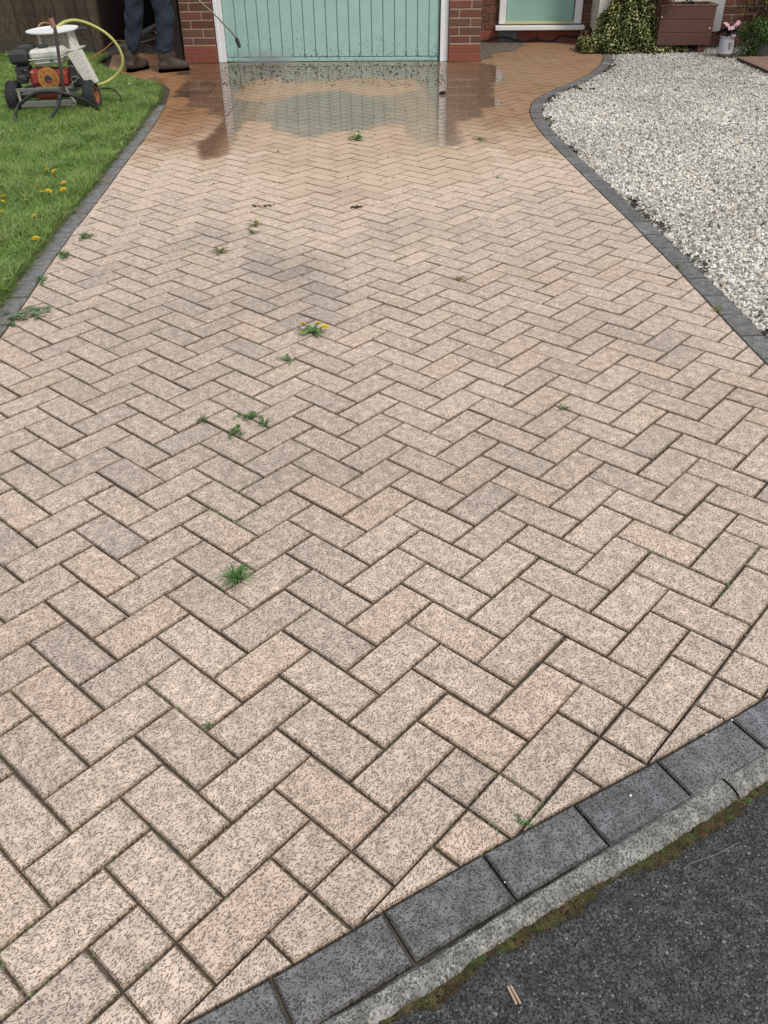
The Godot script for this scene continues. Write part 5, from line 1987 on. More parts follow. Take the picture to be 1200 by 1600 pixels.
	for q in yellow:
		t = thing("dandelion_flower", q[1], "dandelion", Vector3(q[0].x, -0.005, q[0].y), 0.0, "yellow dandelions in the lawn")
		var small: bool = "small" in q[1] or "faint" in q[1]
		flower_head(t, Vector3(R.randfn(0, 0.008), 0.055, R.randfn(0, 0.008)), 0.013 if small else 0.0205, Color(0.85, 0.58, 0.012), 20, Color(0.75, 0.42, 0.01))
	var white := [
		[Vector2(-2.623, -6.583), "white daisy, right of the row of three at the left picture edge"], [Vector2(-2.66, -6.55), "white daisy, middle of the row of three at the left picture edge"],
		[Vector2(-2.70, -6.5), "white daisy, left of the row of three at the left picture edge"], [Vector2(-2.42, -6.61), "white daisy in front of the machine, left of two"],
		[Vector2(-2.316, -6.601), "white daisy in front of the machine, right of two"], [Vector2(-2.092, -7.304), "white daisy right of the right wheel of the machine"],
		[Vector2(-1.97, -6.725), "tall white daisy midway between the machine and the edging"], [Vector2(-2.222, -8.514), "far white daisy by the curve of the lawn near the boots"],
		[Vector2(-1.6, -3.56), "white daisy in the grass nearest to us beside the edging"]]
	for q in white:
		t = thing("daisy", q[1], "daisy", Vector3(q[0].x, -0.005, q[0].y), 0.0, "white daisies in the lawn")
		flower_head(t, Vector3(R.randfn(0, 0.006), 0.05, R.randfn(0, 0.006)), 0.012, Color(0.8, 0.8, 0.78), 14, Color(0.7, 0.5, 0.05))
	# a splinter of wood and a dry stalk on the road
	var twig := Geo.new()
	twig.col = Color(0.45, 0.31, 0.22)
	for q in [[Vector3(0.176, -0.009, -0.632), Vector3(0.186, -0.008, -0.606)], [Vector3(0.181, -0.009, -0.632), Vector3(0.192, -0.009, -0.607)]]:
		twig.tube([q[0], q[1]], 0.0021, 5)
	tag(part(self, "wood_splinter", twig, mat("pale_wood", Color.WHITE, 0.8)), "split pale wood splinter lying on the dark road", "twig")
	var stalk := Geo.new()
	stalk.col = Color(0.24, 0.2, 0.14)
	stalk.tube(curve([Vector3(0.502, -0.006, -0.795), Vector3(0.5, -0.005, -0.815), Vector3(0.515, -0.005, -0.828), Vector3(0.56, -0.004, -0.842), Vector3(0.61, -0.005, -0.866)]), 0.00045, 5)
	tag(part(self, "dry_grass_stalk", stalk, M["pale_wood"]), "thin dry curved grass stalk on the road beside the mossy kerb", "stalk")


# ---------------------------------------------------------------- the petrol pressure washer on the lawn
func make_machine() -> void:
	R.seed = 701
	var t := thing("pressure_washer", "petrol pressure washer with a red engine and white tank on the lawn", "pressure washer", Vector3(-2.62, 0.0, -7.6))
	var black := mottle(mat("black_plastic", Color.WHITE, 0.5), Vector3(6, 6, 6), 0.04, lin(0.02, 0.02, 0.022), lin(0.05, 0.05, 0.054), 702)
	var tyre := mat("tyre_rubber", lin(0.022, 0.023, 0.026), 0.75)
	var red := mottle(mat("red_engine_paint", Color.WHITE, 0.45), Vector3(6, 6, 6), 0.03, lin(0.2, 0.03, 0.02), lin(0.36, 0.05, 0.032), 703, 0.05)
	var orange := mottle(mat("faded_orange_paint", Color.WHITE, 0.55), Vector3(9, 9, 9), 0.04, lin(0.42, 0.17, 0.04), lin(0.60, 0.27, 0.07), 704)
	var tank_white := mottle(mat("grubby_white_tank", Color.WHITE, 0.4), Vector3(7, 7, 7), 0.035, lin(0.24, 0.235, 0.2), lin(0.70, 0.70, 0.66), 705, 0.05, false, [[0.35, lin(0.56, 0.55, 0.5)]])
	var worn := mottle(mat("flaking_white_paint", Color.WHITE, 0.7), Vector3(14, 3.5, 14), 0.035, lin(0.2, 0.185, 0.155), lin(0.78, 0.77, 0.73), 706, 0.15, false, [[0.4, lin(0.58, 0.57, 0.52)]])
	var cream := mottle(mat("stained_cream_paint", Color.WHITE, 0.7), Vector3(5, 8, 5), 0.035, lin(0.2, 0.18, 0.13), lin(0.48, 0.46, 0.39), 707, 0.1)
	var steel := mottle(mat("grey_green_frame", Color.WHITE, 0.5, 0.2), Vector3(6, 6, 6), 0.04, lin(0.12, 0.125, 0.105), lin(0.23, 0.235, 0.205), 708)
	var rod := mottle(mat("worn_steel_bar", Color.WHITE, 0.4, 0.5), Vector3(9, 9, 9), 0.04, lin(0.05, 0.045, 0.045), lin(0.16, 0.145, 0.14), 709)
	# wheels
	for s: float in [-1.0, 1.0]:
		var x := -0.305 if s < 0 else 0.315
		var w := Geo.new()
		w.xf = Transform3D(Basis(Vector3.FORWARD, PI / 2) * Basis(Vector3.UP, 0.2), Vector3(x, 0.107, 0.02))
		w.xf = Transform3D(Basis(Vector3.BACK, -PI / 2 + (0.06 if s > 0 else -0.02)), Vector3(x, 0.107, 0.02))
		var r := 0.112
		w.lathe([Vector2(0.062, -0.04), Vector2(0.085, -0.046), Vector2(0.1, -0.044), Vector2(r - 0.004, -0.034), Vector2(r, -0.02), Vector2(r + 0.001, 0.0), Vector2(r, 0.02), Vector2(r - 0.004, 0.034), Vector2(0.1, 0.044), Vector2(0.085, 0.046), Vector2(0.062, 0.04)], 36)
		var wheel := part(t, "wheel", w, tyre)
		var tread := Geo.new()
		for k in 30:
			var a := TAU * k / 30.0
			for row in 4:
				var y := -0.03 + row * 0.02
				tread.xf = w.xf * Transform3D(Basis(Vector3.UP, a + (0.1 if row % 2 == 0 else 0.0)), Vector3.ZERO) * Transform3D(Basis(Vector3.RIGHT, 0.5 if row % 2 == 0 else -0.5), Vector3(r + 0.001, y, 0))
				tread.box(Vector3.ZERO, Vector3(0.008, 0.015, 0.010), 0.002)
		part(wheel, "tread", tread, tyre)
		var hub := Geo.new()
		hub.xf = w.xf
		for e: float in [-1.0, 1.0]:
			hub.lathe([Vector2(0.0, 0.028 * e), Vector2(0.02, 0.03 * e), Vector2(0.022, 0.012 * e), Vector2(0.05, 0.012 * e), Vector2(0.054, 0.036 * e), Vector2(0.062, 0.041 * e), Vector2(0.064, 0.036 * e)] if e > 0 else [Vector2(0.064, 0.036 * e), Vector2(0.062, 0.041 * e), Vector2(0.054, 0.036 * e), Vector2(0.05, 0.012 * e), Vector2(0.022, 0.012 * e), Vector2(0.02, 0.03 * e), Vector2(0.0, 0.028 * e)], 24)
		part(wheel, "rim", hub, mottle(mat("rusty_orange_rim", Color.WHITE, 0.6), Vector3(9, 9, 9), 0.04, lin(0.16, 0.05, 0.02), lin(0.38, 0.12, 0.05), 710))
	var axle := Geo.new()
	axle.tube([Vector3(-0.3, 0.107, 0.02), Vector3(0.31, 0.107, 0.02)], 0.011, 8)
	part(t, "axle", axle, rod)
	# frame of flat steel
	var f := Geo.new()
	f.xf = Transform3D(Basis(Vector3.BACK, 0.025), Vector3(-0.03, 0.178, 0.16))
	f.box(Vector3.ZERO, Vector3(0.40, 0.026, 0.03), 0.003)
	f.xf = Transform3D(Basis(Vector3.BACK, 0.02), Vector3(0.025, 0.087, 0.235))
	f.box(Vector3.ZERO, Vector3(0.43, 0.046, 0.012), 0.004)
	f.xf = Transform3D.IDENTITY
	f.tube([Vector3(0.165, 0.182, 0.165), Vector3(0.225, 0.115, 0.235), Vector3(0.24, 0.09, 0.235)], 0.012, 6)
	f.tube([Vector3(-0.215, 0.17, 0.165), Vector3(-0.19, 0.08, 0.232)], 0.011, 6)
	f.tube([Vector3(-0.215, 0.172, 0.16), Vector3(-0.215, 0.15, -0.3)], 0.012, 6)
	f.tube([Vector3(0.17, 0.178, 0.16), Vector3(0.2, 0.15, -0.3)], 0.012, 6)
	f.box(Vector3(-0.02, 0.135, -0.1), Vector3(0.4, 0.012, 0.42), 0.003)
	part(t, "frame", f, steel)
	var eye := Geo.new()
	eye.lathe([Vector2(0.010, -0.006), Vector2(0.02, -0.006), Vector2(0.02, 0.006), Vector2(0.010, 0.006), Vector2(0.010, -0.006)], 16)
	eye.xf = Transform3D.IDENTITY
	var em := part(t, "foot_bracket", eye, steel)
	em.position = Vector3(0.232, 0.085, 0.246)
	em.rotation.x = PI / 2
	# engine
	var e := Geo.new()
	e.xf = Transform3D(Basis(Vector3.BACK, -0.03), Vector3(0.01, 0.243, -0.02))
	e.box(Vector3.ZERO, Vector3(0.30, 0.125, 0.19), 0.026)
	part(t, "engine_cowl", e, red)
	var sump := Geo.new()
	sump.box(Vector3(0.0, 0.135, 0.03), Vector3(0.2, 0.07, 0.2), 0.02)
	part(t, "oil_sump", sump, red)
	# recoil starter: a slotted orange cup
	var cup := Geo.new()
	cup.xf = Transform3D(Basis(Vector3.RIGHT, PI / 2), Vector3(0.022, 0.243, 0.07))
	cup.lathe([Vector2(0.08, 0.0), Vector2(0.08, 0.02), Vector2(0.077, 0.026), Vector2(0.0, 0.026)], 36)
	var st := part(t, "recoil_starter", cup, black)
	var ring := Geo.new()
	for r: float in [0.034, 0.046, 0.058, 0.069, 0.079]:
		ring.xf = cup.xf
		var w := 0.0033
		ring.lathe([Vector2(r - w, 0.024), Vector2(r - w, 0.036 - r * 0.08), Vector2(r + w, 0.036 - r * 0.09), Vector2(r + w, 0.018)], 40)
	for k in 8:
		ring.xf = cup.xf * Transform3D(Basis(Vector3.UP, TAU * k / 8.0 + 0.1), Vector3.ZERO)
		ring.box(Vector3(0.056, 0.0275, 0), Vector3(0.048, 0.006, 0.0075), 0.0015)
	part(st, "starter_grille", ring, orange)
	var mid := Geo.new()
	mid.xf = cup.xf
	mid.lathe([Vector2(0.03, 0.024), Vector2(0.03, 0.036), Vector2(0.026, 0.039), Vector2(0.0, 0.039)], 20)
	part(st, "starter_hub", mid, black)
	var plate := Geo.new()
	plate.box(Vector3(0.03, 0.227, 0.108), Vector3(0.03, 0.014, 0.004), 0.001)
	part(st, "hub_plate", plate, red)
	var lab := Geo.new()
	lab.box(Vector3(-0.105, 0.29, 0.077), Vector3(0.018, 0.009, 0.003), 0.001)
	part(t, "warning_label", lab, mat("label_white", lin(0.55, 0.55, 0.55), 0.5))
	# fuel tank in two pressed halves
	var tank := Geo.new()
	tank.xf = Transform3D(Basis(Vector3.BACK, 0.06), Vector3(0.025, 0.39, -0.02))
	tank.box(Vector3(0, 0.022, 0), Vector3(0.255, 0.072, 0.2), 0.022)
	tank.box(Vector3(0.004, -0.027, 0.0), Vector3(0.225, 0.056, 0.18), 0.016)
	var tk := part(t, "fuel_tank", tank, tank_white)
	var seam := Geo.new()
	seam.xf = tank.xf
	seam.box(Vector3(0, -0.008, 0), Vector3(0.266, 0.006, 0.212), 0.002)
	part(tk, "tank_seam", seam, tank_white)
	var sticker := Geo.new()
	sticker.xf = tank.xf
	sticker.box(Vector3(0.042, -0.027, 0.091), Vector3(0.030, 0.015, 0.002), 0.0005)
	part(tk, "green_sticker", sticker, mat("sticker_green", lin(0.02, 0.22, 0.15), 0.4))
	var cap := Geo.new()
	cap.xf = Transform3D(Basis.IDENTITY, Vector3(-0.01, 0.448, -0.03))
	cap.lathe([Vector2(0.036, 0), Vector2(0.036, 0.014), Vector2(0.03, 0.019), Vector2(0, 0.019)], 14)
	for k in 12:
		cap.xf = Transform3D(Basis(Vector3.UP, TAU * k / 12.0), Vector3(-0.01, 0.448, -0.03))
		cap.box(Vector3(0.036, 0.007, 0), Vector3(0.008, 0.013, 0.009), 0.002)
	part(tk, "filler_cap", cap, black)
	# air filter and carburettor
	var air := Geo.new()
	air.xf = Transform3D(Basis(Vector3.BACK, 0.04), Vector3(-0.19, 0.39, 0.0))
	air.box(Vector3(0, 0, 0.02), Vector3(0.15, 0.095, 0.13), 0.022)
	air.box(Vector3(0.03, 0.04, -0.09), Vector3(0.13, 0.06, 0.12), 0.016)
	part(t, "air_filter", air, black)
	var carb := Geo.new()
	carb.box(Vector3(-0.19, 0.285, 0.0), Vector3(0.11, 0.10, 0.12), 0.015)
	carb.box(Vector3(-0.205, 0.235, 0.03), Vector3(0.08, 0.06, 0.08), 0.012)
	carb.box(Vector3(-0.165, 0.31, 0.07), Vector3(0.05, 0.02, 0.02), 0.005)
	carb.tube([Vector3(-0.22, 0.335, 0.05), Vector3(-0.24, 0.3, 0.06), Vector3(-0.22, 0.25, 0.075), Vector3(-0.16, 0.235, 0.075)], 0.006, 6)
	part(t, "carburettor", carb, black)
	var lever := Geo.new()
	lever.box(Vector3(-0.15, 0.305, 0.082), Vector3(0.016, 0.008, 0.004), 0.001)
	lever.box(Vector3(-0.185, 0.262, 0.077), Vector3(0.03, 0.006, 0.004), 0.001)
	part(t, "choke_lever", lever, mat("bare_metal", lin(0.4, 0.4, 0.4), 0.35, 0.8))
	# pump and its pipes on the right of the engine
	var pump := Geo.new()
	pump.box(Vector3(0.23, 0.22, -0.06), Vector3(0.10, 0.1, 0.16), 0.015)
	pump.box(Vector3(0.2, 0.31, -0.05), Vector3(0.07, 0.1, 0.12), 0.012)
	pump.xf = Transform3D(Basis(Vector3.RIGHT, PI / 2), Vector3(0.215, 0.26, 0.03))
	pump.lathe([Vector2(0, 0.02), Vector2(0.034, 0.02), Vector2(0.036, 0.012), Vector2(0.036, -0.04)], 18)
	part(t, "pump", pump, black)
	var pipe := Geo.new()
	pipe.tube(curve([Vector3(0.17, 0.3, 0.06), Vector3(0.21, 0.33, 0.07), Vector3(0.245, 0.3, 0.06), Vector3(0.25, 0.25, 0.06), Vector3(0.215, 0.215, 0.075), Vector3(0.19, 0.235, 0.08), Vector3(0.22, 0.255, 0.08), Vector3(0.262, 0.235, 0.06)]), 0.004, 6)
	part(t, "fuel_pipe", pipe, mat("grey_brass", lin(0.22, 0.2, 0.14), 0.4, 0.6))
	# belt guard: a long white box, its near face leaning out to the right
	var guard := Geo.new()
	guard.prism(PackedVector2Array([Vector2(0.185, 0.408), Vector2(0.285, 0.428), Vector2(0.372, 0.20), Vector2(0.292, 0.185)]), -0.06, 0.03)
	guard.prism(PackedVector2Array([Vector2(0.08, 0.405), Vector2(0.245, 0.42), Vector2(0.245, 0.43), Vector2(0.08, 0.416)]), -0.3, -0.07)
	part(t, "belt_guard", guard, worn)
	# hose reel stand and disc
	var stand := Geo.new()
	stand.prism(PackedVector2Array([Vector2(-0.055, 0.42), Vector2(0.175, 0.42), Vector2(0.165, 0.535), Vector2(-0.06, 0.535)]), -0.24, -0.16)
	part(t, "reel_stand", stand, cream)
	var cheek := Geo.new()
	cheek.prism(PackedVector2Array([Vector2(0.168, 0.42), Vector2(0.21, 0.42), Vector2(0.185, 0.54), Vector2(0.165, 0.54)]), -0.26, -0.14)
	cheek.prism(PackedVector2Array([Vector2(-0.075, 0.43), Vector2(-0.052, 0.42), Vector2(-0.058, 0.54), Vector2(-0.072, 0.52)]), -0.26, -0.14)
	part(t, "reel_cheek", cheek, worn)
	var disc := Geo.new()
	disc.xf = Transform3D(Basis(Vector3.BACK, 0.035) * Basis(Vector3.RIGHT, 0.035), Vector3(0.035, 0.549, -0.2))
	disc.lathe([Vector2(0, -0.005), Vector2(0.19, -0.005), Vector2(0.205, 0.002), Vector2(0.206, 0.008), Vector2(0.198, 0.007), Vector2(0.18, 0.002), Vector2(0, 0.002)], 48)
	part(t, "reel_disc", disc, mottle(mat("white_plastic", Color.WHITE, 0.35), Vector3(4, 4, 4), 0.03, lin(0.76, 0.76, 0.76), lin(0.85, 0.85, 0.85), 711))
	var grip := Geo.new()
	grip.tube([Vector3(0.235, 0.552, -0.2), Vector3(0.245, 0.553, -0.2), Vector3(0.255, 0.553, -0.2), Vector3(0.265, 0.554, -0.2), Vector3(0.275, 0.554, -0.2), Vector3(0.285, 0.555, -0.2), Vector3(0.297, 0.555, -0.2), Vector3(0.308, 0.556, -0.2)], [0.013, 0.016, 0.013, 0.017, 0.013, 0.017, 0.014, 0.015], 10)
	part(t, "reel_handle", grip, black)
	# upright bar with a faded red grip
	var bar := Geo.new()
	bar.tube(curve([Vector3(0.196, 0.632, 0.25), Vector3(0.205, 0.6, 0.25), Vector3(0.200, 0.52, 0.25), Vector3(0.190, 0.40, 0.25), Vector3(0.184, 0.30, 0.25), Vector3(0.170, 0.19, 0.235)]), 0.0125, 10)
	part(t, "lift_bar", bar, rod)
	var bg := Geo.new()
	bg.tube([Vector3(0.186, 0.672, 0.25), Vector3(0.19, 0.655, 0.25), Vector3(0.199, 0.618, 0.25), Vector3(0.2, 0.612, 0.25)], [0.019, 0.0205, 0.02, 0.0185], 12)
	part(t, "bar_grip", bg, mottle(mat("faded_red_rubber", Color.WHITE, 0.7), Vector3(12, 12, 12), 0.04, lin(0.22, 0.09, 0.07), lin(0.38, 0.19, 0.15), 712))
	var collar := Geo.new()
	collar.tube([Vector3(0.19, 0.575, 0.25), Vector3(0.215, 0.585, 0.25)], 0.009, 8)
	part(t, "bar_collar", collar, black)
	# the hoses
	var hose := Geo.new()
	hose.tube(curve([Vector3(-2.66, 0.006, -6.97), Vector3(-2.74, 0.012, -7.03), Vector3(-2.793, 0.05, -7.15), Vector3(-2.775, 0.10, -7.2), Vector3(-2.725, 0.135, -7.2), Vector3(-2.65, 0.178, -7.2), Vector3(-2.582, 0.197, -7.2), Vector3(-2.50, 0.2, -7.2), Vector3(-2.434, 0.194, -7.2), Vector3(-2.35, 0.168, -7.22), Vector3(-2.28, 0.12, -7.28), Vector3(-2.235, 0.06, -7.36), Vector3(-2.215, 0.02, -7.43)]), 0.0125, 9)
	tag(part(self, "black_high_pressure_hose", hose, M["black_rubber"]), "thick black hose arching in front of the pressure washer onto the grass", "hose")
	var drop := Geo.new()
	drop.tube(curve([Vector3(-2.455, 0.2, -7.33), Vector3(-2.46, 0.16, -7.28), Vector3(-2.478, 0.09, -7.2), Vector3(-2.52, 0.03, -7.12), Vector3(-2.55, 0.005, -7.08)]), 0.0135, 9)
	tag(part(self, "black_hose_tail", drop, M["black_rubber"]), "short black hose hanging straight down from the bar to the grass", "hose")
	var yellow := Geo.new()
	yellow.tube(curve([Vector3(-2.64, 0.5, -7.84), Vector3(-2.607, 0.545, -7.95), Vector3(-2.545, 0.584, -8.0), Vector3(-2.451, 0.597, -8.0), Vector3(-2.339, 0.568, -8.0), Vector3(-2.222, 0.503, -8.0), Vector3(-2.146, 0.418, -8.0), Vector3(-2.118, 0.321, -8.0), Vector3(-2.147, 0.236, -8.0), Vector3(-2.235, 0.165, -7.98), Vector3(-2.31, 0.14, -7.9), Vector3(-2.36, 0.15, -7.78)]), 0.0115, 9)
	tag(part(self, "yellow_hose", yellow, mottle(mat("yellow_hose", Color.WHITE, 0.4), Vector3(6, 6, 6), 0.03, lin(0.36, 0.36, 0.10), lin(0.50, 0.49, 0.16), 713)), "yellow green hose looping out from the reel of the pressure washer", "hose")
	var orange_hose := Geo.new()
	orange_hose.tube(curve([Vector3(-2.76, 0.35, -7.9), Vector3(-2.765, 0.46, -7.92), Vector3(-2.75, 0.56, -7.98), Vector3(-2.70, 0.575, -8.05), Vector3(-2.66, 0.5, -8.15), Vector3(-2.7, 0.2, -8.6), Vector3(-2.85, 0.03, -9.3), Vector3(-3.05, 0.02, -10.1), Vector3(-3.02, 0.05, -10.35), Vector3(-2.93, 0.1, -10.45), Vector3(-2.86, 0.15, -10.5), Vector3(-2.8, 0.155, -10.6), Vector3(-2.7, 0.1, -10.8), Vector3(-2.65, 0.02, -11.2)]), 0.0075, 7)
	tag(part(self, "orange_hose", orange_hose, mat("orange_brown_hose", lin(0.36, 0.17, 0.06), 0.5)), "thin orange hose running from behind the pressure washer to the passage", "hose")
	# the mark that the loop of hose leaves on the lawn: one more dark hose end behind the right wheel
	var loop := Geo.new()
	loop.tube(curve([Vector3(-2.27, 0.13, -7.75), Vector3(-2.2, 0.12, -7.8), Vector3(-2.14, 0.07, -7.8), Vector3(-2.13, 0.01, -7.78)]), 0.007, 7)
	tag(part(self, "black_tube", loop, M["black_rubber"]), "thin black tube curling down behind the right wheel of the pressure washer", "hose")


# ---------------------------------------------------------------- the man, seen from the thighs down
# skin of a field of tapered capsules joined smoothly; each bone is [a, b, radius at a, radius at b]
func skin(g: Geo, bones: Array, cell: float, blend: float, fold := 0.0, cut := -100.0) -> void:
	var lo := Vector3.INF
	var hi := -Vector3.INF
	for b in bones:
		for k in 2:
			var r: Vector3 = Vector3.ONE * (b[2 + k] + blend + cell * 2.0)
			lo = lo.min(b[k] - r)
			hi = hi.max(b[k] + r)
	var n := Vector3i(((hi - lo) / cell).ceil()) + Vector3i.ONE
	var f := PackedFloat32Array()
	f.resize(n.x * n.y * n.z)
	f.fill(1.0)
	for b in bones:
		var a: Vector3 = b[0]
		var d: Vector3 = b[1] - a
		var dd := maxf(d.length_squared(), 1e-9)
		var ra: float = b[2]
		var rb: float = b[3]
		var reach := Vector3.ONE * (maxf(ra, rb) + blend + cell * 2.0)
		var p0 := Vector3i(((a.min(b[1]) - reach - lo) / cell).floor()).max(Vector3i.ZERO)
		var p1 := Vector3i(((a.max(b[1]) + reach - lo) / cell).ceil()).min(n - Vector3i.ONE)
		for z in range(p0.z, p1.z + 1):
			for y in range(p0.y, p1.y + 1):
				var row := (z * n.y + y) * n.x
				for x in range(p0.x, p1.x + 1):
					var q := lo + Vector3(x, y, z) * cell - a
					var t := clampf(q.dot(d) / dd, 0.0, 1.0)
					var s := (q - d * t).length() - lerpf(ra, rb, t)
					var o := f[row + x]
					var h := maxf(blend - absf(s - o), 0.0) / blend
					f[row + x] = minf(s, o) - h * h * blend * 0.25
	if fold > 0.0 or cut > -50.0:
		for z in n.z:
			for y in n.y:
				for x in n.x:
					var i := (z * n.y + y) * n.x + x
					if f[i] < 0.06:
						var q := lo + Vector3(x, y, z) * cell
						if fold > 0.0:
							f[i] += fold * (sin(q.y * 38.0 + sin(q.x * 27.0) * 1.4 + q.z * 30.0) * 0.6 + sin(q.y * 71.0 - q.x * 52.0 + sin(q.z * 40.0) * 1.2) * 0.45 * smoothstep(-0.3, 0.6, sin(q.y * 9.0 + 1.0)))
						if cut > -50.0:
							f[i] = maxf(f[i], cut + 0.012 * sin(q.x * 40.0) - q.y)
	var at := {}
	var steps := [1, n.x, n.x * n.y]
	for z in n.z - 1:
		for y in n.y - 1:
			for x in n.x - 1:
				var i := (z * n.y + y) * n.x + x
				var inside := 0
				for k in 8:
					if f[i + (k & 1) + ((k >> 1) & 1) * steps[1] + (k >> 2) * steps[2]] < 0.0:
						inside += 1
				if inside == 0 or inside == 8:
					continue
				var sum := Vector3.ZERO
				var count := 0
				for k in 8:
					for axis in 3:
						if (k >> axis) & 1:
							continue
						var m := k | (1 << axis)
						var v0 := f[i + (k & 1) + ((k >> 1) & 1) * steps[1] + (k >> 2) * steps[2]]
						var v1 := f[i + (m & 1) + ((m >> 1) & 1) * steps[1] + (m >> 2) * steps[2]]
						if (v0 < 0.0) != (v1 < 0.0):
							var c := Vector3(k & 1, (k >> 1) & 1, k >> 2)
							c[axis] += v0 / (v0 - v1)
							sum += c
							count += 1
				var grad := Vector3.ZERO
				for k in 8:
					var v := f[i + (k & 1) + ((k >> 1) & 1) * steps[1] + (k >> 2) * steps[2]]
					grad += Vector3((k & 1) * 2 - 1, ((k >> 1) & 1) * 2 - 1, (k >> 2) * 2 - 1) * v
				at[i] = [lo + (Vector3(x, y, z) + sum / count) * cell, grad.normalized()]
	for i in at:
		for axis in 3:
			var u: int = steps[(axis + 1) % 3]
			var w: int = steps[(axis + 2) % 3]
			if not (at.has(i - u) and at.has(i - w) and at.has(i - u - w)):
				continue
			var v0 := f[i]
			var v1 := f[i + steps[axis]]
			if (v0 < 0.0) == (v1 < 0.0):
				continue
			var a: Array = at[i - u - w]
			var b: Array = at[i - w]
			var c: Array = at[i]
			var e: Array = at[i - u]
			if v0 < 0.0:
				g.smooth_quad(a[0], b[0], c[0], e[0], a[1], b[1], c[1], e[1])
			else:
				g.smooth_quad(e[0], c[0], b[0], a[0], e[1], c[1], b[1], a[1])


func boot(t: Node, heel: Vector3, dir: Vector3, ankle: Vector3, leather: Material, sole_mat: Material, lace_mat: Material) -> void:
	var side := Vector3.UP.cross(dir)
	var place := func(f: float, y: float, s: float) -> Vector3: return heel + dir * f + Vector3.UP * y + side * s
	var g := Geo.new()
	skin(g, [
		[heel + dir * 0.05 + Vector3.UP * 0.055, heel + dir * 0.20 + Vector3.UP * 0.05, 0.043, 0.046],
		[heel + dir * 0.20 + Vector3.UP * 0.05, heel + dir * 0.27 + Vector3.UP * 0.048, 0.047, 0.043],
		[heel + dir * 0.055 + Vector3.UP * 0.07, heel + dir * 0.07 + Vector3.UP * 0.15, 0.046, 0.05],
		[heel + dir * 0.07 + Vector3.UP * 0.15, heel + dir * 0.072 + Vector3.UP * 0.21, 0.053, 0.058],
		[heel + dir * 0.10 + Vector3.UP * 0.115, heel + dir * 0.19 + Vector3.UP * 0.065, 0.042, 0.042]], 0.008, 0.03, 0.0022, 0.018)
	var b := part(t, "boot", g, leather)
	var sole := Geo.new()
	var out := PackedVector2Array()
	for q in [[0.0, 0.02], [0.0, -0.02], [0.02, -0.038], [0.08, -0.04], [0.14, -0.038], [0.2, -0.05], [0.26, -0.046], [0.3, -0.028], [0.315, 0.0], [0.3, 0.028], [0.26, 0.046], [0.2, 0.05], [0.14, 0.038], [0.08, 0.04], [0.02, 0.038]]:
		out.append(Vector2(q[0], q[1]))
	# outline lies in (forward, sideways); stands up as y
	sole.xf = Transform3D(Basis(dir, -side, Vector3.UP), heel + Vector3.UP * 0.001)
	sole.prism(out, 0.0, 0.024)
	part(b, "sole", sole, sole_mat)
	var toe := Geo.new()
	toe.xf = sole.xf
	toe.tube([Vector3(0.222, -0.047, 0.05), Vector3(0.215, -0.03, 0.085), Vector3(0.213, 0.0, 0.096), Vector3(0.215, 0.03, 0.085), Vector3(0.222, 0.047, 0.05)], 0.0035, 5)
	part(b, "toe_seam", toe, leather)
	var lace := Geo.new()
	lace.xf = sole.xf
	for k in 4:
		var f := 0.185 - k * 0.02
		var h := 0.108 + k * 0.021
		lace.tube([Vector3(f - 0.01, -0.034, h - 0.008), Vector3(f, 0.0, h + 0.008), Vector3(f + 0.004, 0.034, h - 0.004)], 0.003, 5)
	part(b, "lace", lace, lace_mat)


